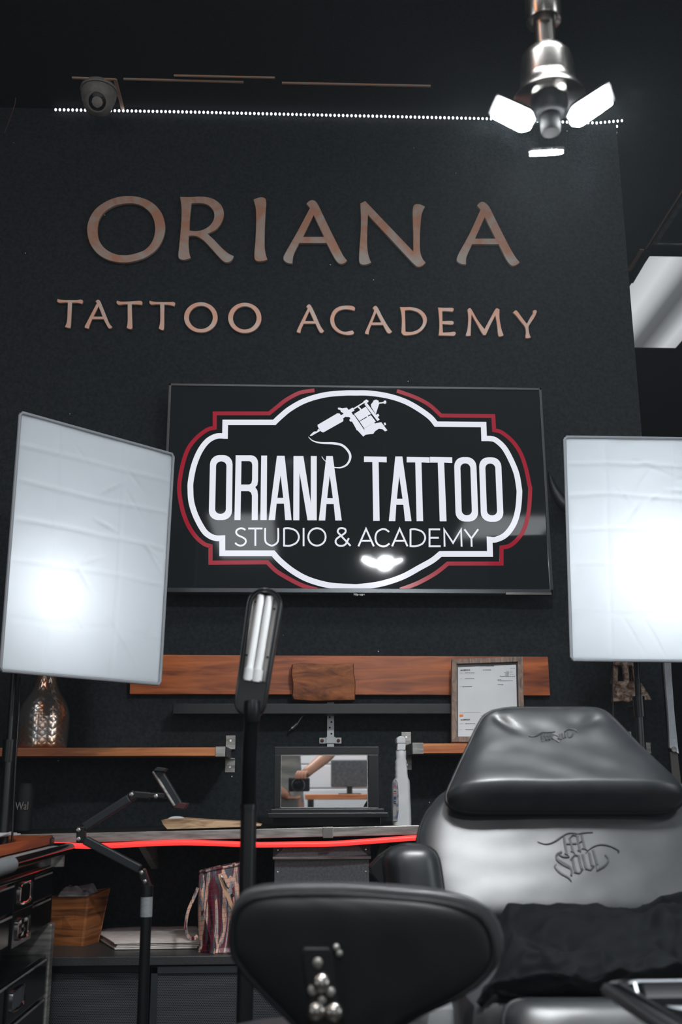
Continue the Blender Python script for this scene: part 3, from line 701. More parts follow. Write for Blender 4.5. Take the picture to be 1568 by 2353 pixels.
# ------------------------------------------------------------------ turret security camera under the ceiling
p = cx(228, 203); k = pxm(p)
sc_ = thing('security_camera', 'grey turret security camera hanging from the black ceiling', 'security camera', p)
q0 = p.copy(); down = lambda d: q0 + V((0, 0, -d))
MB().lathe([(.064, -.014), (.066, -.010), (.064, 0), (.05, 0)], p, 40).build('base_ring', M['camgrey'], sc_)
MB().lathe([(.045, -.060), (.058, -.048), (.0625, -.030), (.0625, -.018), (.060, -.0165)], p, 40).build('collar', M['camgrey'], sc_)
bc = p+V((.0, 0, -.058)); aim = (V((.05, -.3, .85))-bc).normalized(); aim = (V((.12, -.9, -.62))).normalized()
ball = MB().sphere(bc, .052, 32).build('eyeball', M['camgrey'], sc_)
q = V((0, 0, 1)).rotation_difference(aim).to_matrix()
MB().lathe([(.031, .038), (.036, .040), (.036, .052), (.033, .054), (.030, .050), (.030, .046)], bc, 36, q).build('lens_ring', M['camgrey'], ball)
MB().lathe([(.0295, .044), (.0295, .047), (.012, .049)], bc, 30, q).build('lens', M['lens'], ball)
# thin wire hanging at the far left
tag(MB().tube(sm3([at(22, 160, 3.2), at(34, 195, 3.22), at(35, 235, 3.25), at(22, 275, 3.27), at(11, 306, 3.28)]), .0016, 6).build('hanging_wire', M['wire']), 'thin reddish brown wire dangling from the ceiling at the wall top', 'wire')

# ------------------------------------------------------------------ pendant lamp with three folding LED blades
def pendant(axis, label):
    ax = V(axis); t = thing('pendant_lamp', label, 'pendant lamp', ax)
    Z = lambda dz: ax.z+dz
    def L(prof): return MB().lathe([(r, z) for r, z in prof], ax, 48)
    top = (CEIL-ax.z)/PK
    L([(.0225, .27), (.0225, top)]).build('down_rod', M['nickel'], t)
    L([(.026, .206), (.033, .201), (.0365, .199), (.0375, .203), (.0375, .275), (.030, .295), (.024, .298)]).build('upper_cup', M['nickel'], t)
    L([(.023, .120), (.023, .290)]).build('stem', M['nickel'], t)
    L([(.057, .040), (.055, .092), (.051, .108), (.040, .122), (.023, .128)]).build('bell', M['nickel'], t)
    L([(.073, .0), (.076, .002), (.074, .010), (.064, .024), (.0585, .036), (.057, .046)]).build('flared_rim', M['nickel'], t)
    L([(.020, .07), (.034, .06), (.040, .02), (.040, -.012), (.036, -.030), (.030, -.036)]).build('bulb_body', M['frosted'], t)
    L([(.004, -.078), (.018, -.078), (.0205, -.074), (.022, -.030)]).build('hub', M['hubdark'], t)
    for az, tl_, L_, dz in ((84, 31, .86, -.052), (186, 24, .86, -.018), (333, 24, .92, -.018)):
        A = math.radians(az); tilt = math.radians(tl_)
        rad = V((math.cos(A), math.sin(A), 0)); tan = V((-math.sin(A), math.cos(A), 0))
        out = rad*math.cos(tilt)+V((0, 0, math.sin(tilt))); nrm = (rad*math.sin(tilt)-V((0, 0, math.cos(tilt))))
        o = ax+rad*.030+V((0, 0, -.046+dz))
        shape = [(.012, -.014), (.012, -.006), (.020, -.006), (.020, .006), (.012, .006), (.012, .014), (.026, .030), (.034, .0325), (.108, .0300), (.112, .026), (.112, -.026), (.108, -.0300), (.034, -.0325), (.026, -.030)]
        pts = [o+out*x*L_+tan*y for x, y in shape]
        MB().prism([p_+nrm*.003 for p_ in pts], nrm*.003).build('led_blade', M['lampled'], t, 0)
        pts = [o+out*(x*1.12-.004)*L_+tan*y*1.1 for x, y in shape]
        MB().prism(pts, -nrm*.006).build('heat_sink', M['hubdark'], t, 0)
    t.scale = (PK, PK, PK)
    return t
PA = at(1262, 232, 1.46)
PK = .785
pendant(PA, 'chrome pendant lamp with three glowing LED blades hanging before the wall')

# ------------------------------------------------------------------ ceiling light panels
def troffer(x0, x1, y0, y1, m, label, frame='gridblack'):
    t = thing('ceiling_light_panel', label, 'ceiling light', ((x0+x1)/2, (y0+y1)/2, CEIL))
    w = .022; mb = MB()
    for p, q in (((x0-w, y0-w), (x0, y1+w)), ((x1, y0-w), (x1+w, y1+w)), ((x0-w, y0-w), (x1+w, y0)), ((x0-w, y1), (x1+w, y1+w))):
        mb.span((p[0], p[1], CEIL-.010), (q[0], q[1], CEIL))
    mb.build('frame', M[frame], t, 0)
    MB().span((x0, y0, CEIL-.006), (x1, y1, CEIL-.001)).build('diffuser', m, t, 0)
    return t
a, b, c = cx(1494, 583), cx(1460, 796), cx(1554, 796)
xl = atz(1494, 583, CEIL).x
troffer(xl, c.x, a.y, b.y, M['panel'], 'lit ceiling light panel with a striped diffuser past the end of the black wall')
a, b = cx(1511, 556), cx(1568, 446)
troffer(a.x, a.x+.60, b.y-.5, a.y, M['dimpanel'], 'unlit dark ceiling panel in a grey frame near the right edge', 'greymetal')
troffer(-.85, -.25, -4.6, -2.7, M['rearpanel'], 'ceiling light panel mirrored faintly at lower left of the television')
troffer(1.55, 2.4, -3.6, -2.7, M['rearpanel'], 'ceiling light panel mirrored faintly at lower right of the television')
# ------------------------------------------------------------------ softboxes
def softbox(tl, tr, br, bl, label, bulb_uv, watt, seed, depth=.28):
    tl, tr, br, bl = map(V, (tl, tr, br, bl))
    X = (tr-tl).normalized(); Zd = (tl-bl).normalized(); n = X.cross(Zd).normalized()      # n looks out of the front
    if n.y > 0: n = -n
    t = thing('softbox', label, 'softbox', (tl+tr+br+bl)/4, 'white studio softboxes on black stands')
    rnd = random.Random(seed)
    fold_v = [.13, .27, .43, .585, .80]; fold_u = [.24, .66]
    crs = [(rnd.uniform(.35, .9), rnd.uniform(.1, .9), rnd.uniform(-1.2, 1.2), rnd.uniform(.04, .14), rnd.uniform(.5, 1.1)) for _ in range(16)]
    from mathutils import noise
    def front(u, v):
        p = (tl*(1-u)+tr*u)*(1-v)+(bl*(1-u)+br*u)*v
        h = .005*noise.noise(V((u*3+seed, v*4, 0)))+.0015*noise.noise(V((u*9, v*12+seed, 3)))
        for fv in fold_v: h += .0032*max(0, 1-abs(v-fv-.02*noise.noise(V((u*2, fv*9, seed))))/.012)
        for fu in fold_u: h += .0024*max(0, 1-abs(u-fu)/.012)
        for cu, cv, sl, ln, am in crs:
            d = (v-cv)-sl*(u-cu); l = abs(u-cu)/ln
            if l < 1: h += .0050*am*(1-l)*max(0, 1-abs(d)/.010)*(1 if am > .8 else -1)
        e = min(u, 1-u, v, 1-v); h *= min(1, e/.03)
        bul = .010*(1-(2*u-1)**4)*(1-(2*v-1)**4)
        return p+n*(h+bul)
    mb = MB(); mb.grid(front, 90, 120); mb.build('diffuser', M['nylon'], t, 180)
    # rim piping
    o = .004
    cs = [tl+n*o, tr+n*o, br+n*o, bl+n*o]; c = sum(cs, V())/4
    rp = []
    for i in range(4):
        a, b = cs[i], cs[(i+1) % 4]
        for k in (.012, .1, .2, .3, .4, .5, .6, .7, .8, .9, .988): rp.append(a+(b-a)*k)
    MB().tube(rp, .0042, 8, closed=True).build('edge_piping', M['piping'], t)
    # tapered black shell behind
    ap = c-n*depth; r = .055
    ring = [ap+X*(-r)+Zd*r, ap+X*r+Zd*r, ap+X*r-Zd*r, ap-X*r-Zd*r]
    mb = MB(); bm = mb.bm
    A = [bm.verts.new(p-n*.002) for p in (tl, tr, br, bl)]; B = [bm.verts.new(p) for p in ring]
    for i in range(4): bm.faces.new((A[i], A[(i+1) % 4], B[(i+1) % 4], B[i]))
    bm.faces.new(B)
    sh = mb.build('shell', M['softside'], t, 0)
    inn = n*.004
    mb = MB(); bm = mb.bm
    A = [bm.verts.new(p-n*.003+(c-p)*.02) for p in (tl, tr, br, bl)]; B = [bm.verts.new(p+inn) for p in ring]
    for i in range(4): bm.faces.new((A[i], A[(i+1) % 4], B[(i+1) % 4], B[i]))
    bm.faces.new(B); mb.build('lining', M['lining'], sh, 0)
    # lamp head behind the shell and the bulb inside
    MB().tube([ap-n*.001, ap-n*.07], .045, 20).build('lamp_head', M['black'], t)
    u, v = bulb_uv
    bp = (tl*(1-u)+tr*u)*(1-v)+(bl*(1-u)+br*u)*v - n*.12
    li = bpy.data.lights.new('softbox_bulb', 'POINT'); li.energy = watt; li.shadow_soft_size = .06; li.color = (.96, .98, 1.)
    lo = bpy.data.objects.new('softbox_bulb', li); COL.objects.link(lo); lo.location = bp
    return t, ap, n
YA, YB = 2.50, 2.83
sl = softbox(at(45, 948, YA), at(397, 1045, YB), at(366, 1573, YB), at(-1, 1541, YA), 'white wrinkled softbox at the left turned toward the room beside the television', (.30, .68), SOFTBOX_WATT*1.0, 3)
YR = 2.62
sr = softbox(at(1297, 1005, YR), at(1668, 1010, YR+.03), at(1690, 1521, YR+.03), at(1313, 1517, YR), 'white smooth softbox at the right cut off by the picture edge', (.60, .60), SOFTBOX_WATT*1.35, 11)

def lightstand(t, head, p_hi, p_lo, feet):
    p_hi, p_lo = V(p_hi), V(p_lo); d = (p_lo-p_hi)
    ft = p_lo+d*((p_lo.z-.10)/-d.z)
    mid = p_hi+d*.5
    up = MB().tube([V(head), p_hi+V((0, 0, .12)), p_hi, mid], .0085, 14).build('stand_pole', M['blackmetal'], t)
    lo = MB().tube([mid, p_lo, ft], .0125, 14).build('stand_pole', M['blackmetal'], t)
    MB().tube([mid+V((0, 0, .025)), mid-V((0, 0, .03))], .017, 16).build('clamp_collar', M['black'], lo)
    MB().tube([mid+V((0, .01, 0)), mid+V((-.012, .045, 0))], .008, 10).build('clamp_knob', M['black'], lo)
    for a, r in feet:
        A = math.radians(a); e = V((ft.x+r*math.cos(A), ft.y+r*math.sin(A), .012))
        MB().tube([ft+V((0, 0, .28)), e], .008, 8).build('stand_leg', M['blackmetal'], t)
YS1 = 2.70
hp = sl[1]-sl[2]*.03
lightstand(sl[0], hp, at(29, 1600, YS1+.02), at(13, 1850, YS1), ((2, .3), (178, .3), (80, .12)))
hp = sr[1]-sr[2]*.03
lightstand(sr[0], hp, at(1463, 1525, 2.84), at(1475, 1720, 2.83), ((60, .35), (125, .35), (0, .4)))
tag(MB().tube(sm3([at(46, 1556, 2.66), at(43, 1640, 2.66), at(37, 1730, 2.65), at(32, 1830, 2.64), at(28, 1925, 2.63), at(26, 2010, 2.62)]), .0028, 8).build('power_cord', M['black']), 'thin black cord hanging from the left softbox in front of the vase', 'cord')
tag(MB().tube(sm3([at(1407, 1519, 2.8), at(1408, 1580, 2.8), at(1409, 1640, 2.8), at(1410, 1760, 2.8), at(1412, 1900, 2.8)]), .0022, 8).build('power_cord', M['black']), 'thin black cord hanging from the right softbox across the copper ornament', 'cord')

# ------------------------------------------------------------------ things on the wall under the television
def board(name, label, cat, quad_px, Yf, thick, m, bevel=.002, seed=None):
    pts = [at(x, y, Yf) for x, y in quad_px]
    o = MB().prism(pts, (0, thick, 0)).build(name, m, None, 0, bevel); return tag(o, label, cat)
board('wooden_plank', 'long reddish brown wooden plank mounted on the wall below the television', 'plank', [(299, 1504), (1260, 1509), (1265, 1598), (298, 1595)], 3.272, WY-3.272, M['plank'], .002)
# rough carved block in front of the plank
from mathutils import noise
bl_px = [(671, 1526), (690, 1522), (720, 1524), (760, 1526), (800, 1522), (814, 1524), (814, 1545), (818, 1568), (817, 1600), (817, 1609), (780, 1610), (720, 1611), (675, 1608), (671, 1600), (673, 1572), (669, 1550)]
pp = [at(x, y, 3.222) for x, y in bl_px]
mb = MB(); bm = mb.bm
cc = sum(pp, V())/len(pp)
rings = [[bm.verts.new(V((cc.x+(p.x-cc.x)*s, 3.222+dy+(.006*noise.noise(p*30+V((s*5, 0, 0)))), cc.z+(p.z-cc.z)*s))) for p in pp] for s, dy in ((1, .05), (1, .012), (.97, .002), (.78, -.001), (.5, -.003), (.2, 0))]
for A, B in zip(rings, rings[1:]):
    for j in range(len(pp)): bm.faces.new((A[j], A[(j+1) % len(pp)], B[(j+1) % len(pp)], B[j]))
bm.faces.new(rings[-1]); bm.faces.new(rings[0][::-1])
tag(mb.build('carved_wood_block', M['block'], None, 50), 'rough hewn brown wood block fixed on the long plank', 'wood block')
# black ledge
p, q = at(398, 1617, 3.20), at(1046, 1640, 3.20)
led_ = MB().span((p.x, 3.20, q.z), (q.x, WY, p.z))
tag(led_.build('picture_ledge', M['blackmetal'], None, 0, .0012), 'narrow black ledge under the wooden plank', 'ledge')

def shelf(name, label, px0, px1, pyt, pyb, Yf, clipR=None, clipL=None):
    a, b = at(px0, pyt, Yf), at(px1, pyb, Yf)
    zt, zb = a.z, b.z
    t = thing(name, label, 'shelf', ((a.x+b.x)/2, (Yf+WY)/2, zb), 'wooden wall shelves')
    MB().span((a.x, Yf, zb), (b.x, WY-.004, zt)).build('board', M['shelf'], t, 0, .0012)
    for x, s in clipR or []:
        xe = at(x, pyt, Yf).x
        # steel end clip wrapping the front corner, arm back to the wall, two screw plates
        w = .028; br = MB()
        br.span((xe-w if s > 0 else xe, Yf-.004, zb-.002), (xe+.004 if s > 0 else xe+w, Yf, zt+.002))
        br.span((xe, Yf-.004, zb-.002), (xe+s*.004, WY-.003, zt+.002))
        xw = xe+s*.0
        hole = MB()
        for z0, z1, zs in ((zt+.004, zt+.044, zt+.028), (zb-.044, zb-.004, zb-.028)):
            br.span((xw-.014, WY-.004, z0), (xw+.016, WY-.0005, z1))
            hole.disc((xw+.001, WY-.004, zs), .0045, (0, -1, 0), .002, 16)
        br.span((xw-.014, WY-.016, zt+.001), (xw+.016, WY-.0005, zt+.005)); br.span((xw-.014, WY-.016, zb-.005), (xw+.016, WY-.0005, zb-.001))
        bk = br.build('bracket', M['greymetal'], t, 0, .0006)
        hole.build('screw', M['rivet'], bk)
    return t, zt
shl, ZSL = shelf('wall_shelf', 'wooden shelf with a steel end bracket carrying the metal vase', -160, 517, 1718.5, 1737, 3.08, [(518, 1)])
shr, ZSR = shelf('wall_shelf', 'wooden shelf with steel brackets behind the tattoo chair holding the framed document', 952, 1492, 1708.5, 1730, 3.08, [(951, -1), (1494, 1)])

# metal vase
VY = 3.19
c0 = at(97, 1717, VY); k = pxm(c0)
ZV = lambda y: at(97, y, VY).z
prof = [(52, 1717.5), (55, 1715), (56, 1690), (57.5, 1655), (56, 1640), (51, 1622), (42, 1605), (32, 1590), (26, 1575), (22.5, 1558), (21, 1535), (21, 1505), (25, 1488), (30, 1478)]
pr = [(r*k, ZV(y)-ZSL) for r, y in prof]; pr = [(r, z+.0006) for r, z in pr]; pr[0] = (pr[0][0], .0005)
vp_ = catmull([(r, z) for r, z in pr], 5)
ve = MB().lathe([(max(p.x, .001), p.y) for p in vp_]+[(.024*1.0, vp_[-1].y-.004), (.018, vp_[-1].y-.05)], (c0.x, VY, ZSL), 64)
tag(ve.build('metal_vase', M['vase'], None, 60), 'embossed silver bottle shaped vase with painted coppery reflections on the left wooden shelf', 'vase')

# framed document leaning on the right shelf
def lean(py):                                # the frame leans back: further from us at the top
    return 3.135+(1706-py)/(1706-1511)*.07
fr_o = [(1038, 1516), (1201, 1510), (1206, 1706), (1038, 1706)]
def fq(q): return [at(x, y, lean(y)) for x, y in q]
O = fq(fr_o)
doc = thing('document_frame', 'weathered wood frame holding a white printed document on the right shelf', 'picture frame', (O[0]+O[1]+O[2]+O[3])/4 * 1.0)
doc.location.z = O[3].z
fn_ = (O[1]-O[0]).cross(O[0]-O[3]).normalized()
if fn_.y > 0: fn_ = -fn_
def mixq(u, v): return (O[0]*(1-u)+O[1]*u)*(1-v)+(O[3]*(1-u)+O[2]*u)*v
fu, fv = .072, .060
mb = MB()
for A in (((0, 0), (1, 0), (1-fu, fv), (fu, fv)), ((1, 0), (1, 1), (1-fu, 1-fv), (1-fu, fv)), ((1, 1), (0, 1), (fu, 1-fv), (1-fu, 1-fv)), ((0, 1), (0, 0), (fu, fv), (fu, 1-fv))):
    mb.prism([mixq(*p)+fn_*.006 for p in A], -fn_*.020)
mb.build('frame', M['framewood'], doc, 0, .001)
MB().prism([mixq(*p)-fn_*.002 for p in ((fu, fv), (1-fu, fv), (1-fu, 1-fv), (fu, 1-fv))], -fn_*.004).build('inner_mat', M['black'], doc, 0)
pu, pv = .092, .088
pap = MB().prism([mixq(*p)-fn_*.0010 for p in ((pu, pv+.008), (1-pu, pv), (1-pu, 1-pv+.02), (pu, 1-pv+.018))], -fn_*.0008).build('document', M['paper'], doc, 0)
Xd = (O[1]-O[0]).normalized(); Zd_ = (O[0]-O[3]).normalized()
def z8(X, Y):                                 # traced at 8.253 x
    x, y = 1030+X/8.253, 1500+Y/8.253
    return at(x, y, lean(y)+.0005)-V((0, .0012, 0))
ink = MB()
for X, Y, sz, s in ((236, 345, .0062, '44-2894324'), (236, 1286, .0060, '44-2894324')):
    ink.addmesh(text_mesh(s, sz, facing(z8(X, Y)+fn_*.0006, Xd, Zd_), .0001, .00012))
for X0, X1, Y, w in ((318, 505, 380, 7), (222, 280, 385, 5), (318, 500, 490, 7), (230, 262, 495, 4), (268, 458, 643, 8), (225, 255, 645, 4), (660, 822, 328, 8), (610, 880, 252, 10), (1180, 1270, 296, 4), (1105, 1160, 353, 6), (1175, 1215, 350, 5), (1065, 1160, 378, 7), (1175, 1225, 374, 5), (1090, 1160, 400, 6), (1080, 1160, 423, 7), (1175, 1250, 415, 4), (985, 1275, 447, 9), (942, 1015, 512, 6), (942, 1230, 532, 7), (942, 1055, 608, 7), (222, 615, 1135, 4), (328, 520, 1340, 7), (222, 290, 1348, 4), (328, 480, 1455, 7), (222, 270, 1460, 4), (660, 700, 1165, 5), (620, 660, 1195, 5)):
    a, b = z8(X0, Y), z8(X1, Y)
    n_ = max(2, int((X1-X0)/34)); rr = random.Random(X0*7+Y)
    for i in range(n_):
        g = .72+.2*rr.random()
        ink.ribbon([a+(b-a)*(i/n_)+fn_*.0006, a+(b-a)*((i+g)/n_)+fn_*.0006], w*.00016, fn_*.0001)
ink.build('print', M['ink'], pap, 0)
MB().prism([z8(*p)+fn_*.0006 for p in ((217, 1172), (286, 1172), (286, 1212), (262, 1214), (252, 1200), (240, 1214), (217, 1212))], fn_*.0001).build('orange_mark', M['orange'], pap, 0)

# perforated strap with saddle clamp, loose plug
a, b = at(752, 1600, WY-.008), at(768, 1722, WY-.004)
stp = thing('perforated_strap', 'pale perforated metal strap held to the wall by a two screw clamp', 'strap', (a.x, WY, b.z))
MB().span((a.x, WY-.008, b.z), (b.x, WY-.004, a.z)).build('strap', M['whitemetal'], stp, 0, .0005)
hb = MB()
for i, y in enumerate((1648, 1659, 1672, 1686)): hb.disc(at(758+(i % 2)*4, y, WY-.0082), .003, (0, -1, 0), .0006, 12)
hb.build('hole_row', M['ink'], stp)
cl = MB(); a, b = at(750, 1693, WY-.012), at(771, 1708, WY-.012); cl.span((a.x, WY-.013, b.z), (b.x, WY-.003, a.z))
for x0, x1 in ((734, 752), (770, 785)):
    a, b = at(x0, 1695, WY), at(x1, 1709, WY); cl.span((a.x, WY-.004, b.z), (b.x, WY-.0005, a.z), .001)
cl.build('saddle_clamp', M['whitemetal'], stp, 0, .0008)
for x in (740.5, 778):
    MB().disc(at(x, 1702, WY-.004), .0055, (0, -1, 0), .002, 16, .002).build('screw', M['wire'], stp)
cb = thing('loose_cable', 'short cable with a metal plug dangling below the black ledge', 'cable', at(680, 1665, 3.28))
MB().tube(sm3([at(700, 1640, 3.285), at(692, 1650, 3.285), at(684, 1662, 3.28)]), .0022, 8).build('wire', M['cordgrey'], cb)
MB().tube([at(684, 1662, 3.28), at(670, 1674, 3.278)], .0055, 12).build('plug', M['cordgrey'], cb)
MB().tube([at(670, 1674, 3.278), at(664, 1680, 3.277)], .0045, 12).build('plug_tip', M['black'], cb)

# horned wall ornament behind the right softbox
orn = thing('wall_ornament', 'dark wall ornament with a curved black horn and a flared copper brown end', 'ornament', at(1447, 1614, 3.27))
hp_ = sm3([at(1263, 1085, 3.235), at(1268, 1108, 3.23), at(1280, 1135, 3.225), at(1302, 1162, 3.225), at(1345, 1185, 3.23), at(1400, 1190, 3.25)], 6)
kk = len(hp_); MB().tube(hp_, [.003+.020*min(1, i/(kk*.55)) for i in range(kk)], 16).build('horn', M['horn'], orn)
hp_ = sm3([at(1400, 1190, 3.25), at(1500, 1190, 3.25), at(1560, 1185, 3.23), at(1610, 1150, 3.225), at(1630, 1085, 3.235)], 6)
kk = len(hp_); MB().tube(hp_, [.023-.020*max(0, i/kk-.3)/.7 for i in range(kk)], 16).build('horn', M['horn'], orn)
pts = [(1400, 1180), (1500, 1180), (1480, 1300), (1462, 1450), (1458, 1530), (1412, 1530), (1418, 1450), (1408, 1300)]
MB().prism([at(x, y, 3.25) for x, y in pts], (0, WY-3.25, 0)).build('skull_plate', M['ornament'], orn, 0, .01)
def leg_(q, Y0, th): return MB().prism([at(x, y, Y0) for x, y in q], (0, th, 0))
leg_([(1414, 1500), (1424, 1500), (1421, 1572), (1409, 1570)], 3.262, .03).build('side_bone', M['ornament'], orn, 0, .003)
leg_([(1447, 1500), (1456, 1500), (1470, 1572), (1459, 1572)], 3.262, .03).build('side_bone', M['ornament'], orn, 0, .003)
MB().tube([at(1434, 1500, 3.245), at(1440, 1560, 3.24), at(1446, 1608, 3.235)], [.011, .010, .009], 14).build('nose_ridge', M['ornament'], orn)
def flare(u, v):
    xl = 1409+(1403-1409)*v; xr = 1468+(1491-1468)*v
    x = xl+(xr-xl)*u; y = 1568+v*(1615-1568)-4*v*u
    p = at(x, y, 3.25); return p+V((0, -.012*math.sin(math.pi*u)-.02*v+.006*noise.noise(V((u*8, v*6, 1))), 0))
mb = MB(); mb.grid(flare, 24, 14); o = mb.build('flared_end', M['ornament'], orn, 60)
so = o.modifiers.new('s', 'SOLIDIFY'); so.thickness = .008; so.offset = -1

# pale folding strut at the right edge
st_ = thing('folding_strut', 'pale grey metal strut with a hinge hanging at the right edge behind the chair', 'strut', at(1550, 1810, 2.95))
MB().prism([at(x, y, 2.95) for x, y in ((1522, 1440), (1540, 1440), (1544, 1545), (1551, 1640), (1559, 1716), (1561, 1732), (1554, 1728), (1540, 1718), (1536, 1640), (1528, 1545))], (0, .012, 0)).build('upper_arm', M['palestrut'], st_, 0, .001)
MB().disc(at(1549, 1722, 2.945), .0075, (0, -1, 0), .004, 20).build('hinge_pin', M['greymetal'], st_)
MB().prism([at(x, y, 2.955) for x, y in ((1541, 1728), (1558, 1728), (1568, 1812), (1574, 1900), (1556, 1900), (1547, 1812))], (0, .010, 0)).build('lower_arm', M['darkstrut'], st_, 0, .001)

# ------------------------------------------------------------------ narrow steel edged worktop with red light
TYF = 2.90
tz = lambda x: at(x, 1916+(1897-1916)*(x-123)/837, TYF)
A, B = tz(-140), tz(1330)
wt = thing('worktop', 'narrow dark worktop with a steel front edge along the black wall', 'worktop', ((A.x+B.x)/2, 3.1, A.z-.03))
th = .0245
MB().prism([A+V((0, .004, 0)), B+V((0, .004, 0)), B+V((0, .004, -th)), A+V((0, .004, -th))], (0, WY-TYF-.006, 0)).build('top', M['blackmatte'], wt, 0)
MB().prism([A+V((0, -.002, .0005)), B+V((0, -.002, .0005)), B+V((0, -.002, -.0235)), A+V((0, -.002, -.0235))], (0, .006, 0)).build('steel_edge', M['greymetal'], wt, 0, .001)
p = tz(754); MB().span((p.x-.014, TYF-.006, p.z-.027), (p.x+.014, TYF-.001, p.z+.002)).build('joint_clip', M['nickel'], wt, 0, .001)
for x in (312, 880):
    p = tz(x); br = MB(); br.prism([p+V((0, .03, -.034)), p+V((0, .30, -.034)), p+V((0, .36, -.12)), p+V((0, .34, -.12))], (.02, 0, 0)); br.build('support_bracket', M['greymetal'], wt, 0)
rp = [(121, 1939), (190, 1942), (250, 1941), (330, 1937), (420, 1934), (500, 1936), (590, 1939), (680, 1938), (760, 1937), (850, 1931), (960, 1923), (1050, 1921), (1250, 1915)]
tag(MB().tube(sm3([at(x, y+2, 2.893) for x, y in rp], 5), .0072, 12).build('red_led_tube', M['redled']), 'glowing red LED tube sagging under the steel edge of the worktop', 'led strip')

# pale board lying on the worktop, with a white lump on it
bz = lambda x, y, Y=2.93: at(x, y, Y)
bd_ = [(370, 1888), (392, 1885), (420, 1884), (470, 1888), (530, 1891), (570, 1893), (600, 1899), (600, 1902), (560, 1904), (470, 1907), (384, 1909.5), (374, 1898)]
pts = [bz(*p)+V((0, 0, .004)) for p in bd_]
tag(MB().prism(pts, (0, .10, 0)).build('wooden_board', M['boardwood'], None, 0, .002), 'pale split wooden board lying on the worktop at the left of the black lamp', 'board')
c = bz(406, 1884, 2.97); tag(MB().sphere(c+V((0, 0, .002)), .022, 24, (1.1, 1, .36)).build('paper_wad', M['paper'], None, 60), 'small white wad lying on the pale wooden board', 'wad')

# tabletop mirror in a black stepped frame
MYF = 2.955
def mspan(x0, y0, x1, y1, Y0, Y1): a, b = at(x0, y0, Y0), at(x1, y1, Y0); return (a.x, Y0, b.z), (b.x, Y1, a.z)
mir = thing('mirror_stand', 'black framed tabletop mirror on the worktop reflecting a person with a camera', 'mirror', at(755, 1878, MYF))
mb = MB(); Y0, Y1 = MYF, MYF+.035
for r in ((631, 1716, 871, 1734), (631, 1734, 645, 1856), (846, 1734, 871, 1856), (631, 1856, 871, 1864)): mb.span(*mspan(*r, Y0, Y1))
mb.build('frame', M['black'], mir, 0, .0015)
mb = MB()
for r in ((644, 1733.5, 847, 1735.5), (644, 1733.5, 645.8, 1857), (844, 1733.5, 846.5, 1857), (644, 1855.5, 847, 1857)): mb.span(*mspan(*r, Y0+.001, Y0+.012))
mb.build('inner_bead', M['greymetal'], mir, 0)
MB().span(*mspan(643, 1732, 848, 1858, MYF+.010, MYF+.014)).build('mirror_glass', M['mirror'], mir, 0)
MB().span(*mspan(622, 1859, 884, 1869, MYF-.012, Y1+.02)).build('upper_step', M['black'], mir, 0, .002)
MB().span(*mspan(615, 1868, 893, 1879, MYF-.022, Y1+.03)).build('plinth', M['black'], mir, 0, .002)
a, b = mspan(628, 1879, 876, 1903, MYF-.005, Y1+.02)
bx_ = MB().span((a[0], a[1], tz(750).z+.003), b, .001).build('black_case', M['cartblack'], None, 0)
tag(bx_, 'flat glossy black case on the worktop carrying the framed mirror', 'case')

# spray bottle seen on its narrow side (traced at 9.41 x)
BY = 2.93
def zb(X, Y): return at(880+X/9.41, 1660+Y/9.41, BY)
pb = zb(425, 2225); kb = pxm(pb)/9.41
bot = thing('spray_bottle', 'white spray bottle standing on the worktop right of the framed mirror', 'bottle', pb)
def loft(mb, secs):          # (Y_px, x_left, x_right, depth)
    rings = []
    for Y, xl, xr, dp in secs:
        a, b = zb(xl, Y), zb(xr, Y); cx_, rx = (a.x+b.x)/2, (b.x-a.x)/2
        ring = []
        for j in range(28):
            t = 2*math.pi*j/28; e = .55
            ring.append(mb.bm.verts.new((cx_+rx*math.copysign(abs(math.cos(t))**e, math.cos(t)), BY+dp+dp*math.copysign(abs(math.sin(t))**e, math.sin(t)), a.z)))
        rings.append(ring)
    for A_, B_ in zip(rings, rings[1:]):
        for j in range(28): mb.bm.faces.new((A_[j], A_[(j+1) % 28], B_[(j+1) % 28], B_[j]))
    mb.bm.faces.new(rings[0]); mb.bm.faces.new(rings[-1][::-1]); return mb
loft(MB(), [(2228, 235, 632, .030), (2180, 226, 638, .032), (1900, 220, 630, .033), (1600, 220, 615, .033), (1330, 225, 605, .032), (1250, 245, 595, .030), (1190, 290, 560, .024), (1140, 275, 552, .020), (1080, 288, 545, .020), (990, 275, 545, .020), (920, 286, 528, .019), (840, 278, 530, .019), (795, 300, 510, .016), (770, 310, 500, .015)]).build('body', M['white'], bot, 50)
lb = MB(); lb.prism([zb(x, y)+V((0, -.0012, 0)) for x, y in ((232, 1300), (285, 1240), (325, 1300), (340, 1500), (345, 1900), (318, 2130), (222, 2130), (221, 1700))], (0, .004, 0)); lb_o = lb.build('side_label', M['bluelabel'], bot, 0)
MB().prism([zb(x, y)+V((0, -.0018, 0)) for x, y in ((232, 1530), (298, 1530), (290, 1552), (230, 1550))], (0, .001, 0)).build('red_print', M['redprint'], lb_o, 0)
MB().prism([zb(x, y)+V((0, -.0018, 0)) for x, y in ((240, 1400), (270, 1340), (300, 1420), (270, 1385))], (0, .001, 0)).build('red_print', M['redprint'], lb_o, 0)
mb = MB()
for Y in (1480, 1610, 1640, 1700, 1740): mb.prism([zb(x, y)+V((0, -.0018, 0)) for x, y in ((240, Y), (285, Y), (285, Y+22), (240, Y+22))], (0, .001, 0))
mb.build('small_print', M['ink'], lb_o, 0)
cc = zb(405, 680); 
mb = MB(); kx = kb
prof = [(112*kx, zb(0, 770).z), (112*kx, zb(0, 752).z), (113*kx, zb(0, 745).z), (113*kx, zb(0, 612).z), (108*kx, zb(0, 603).z)]
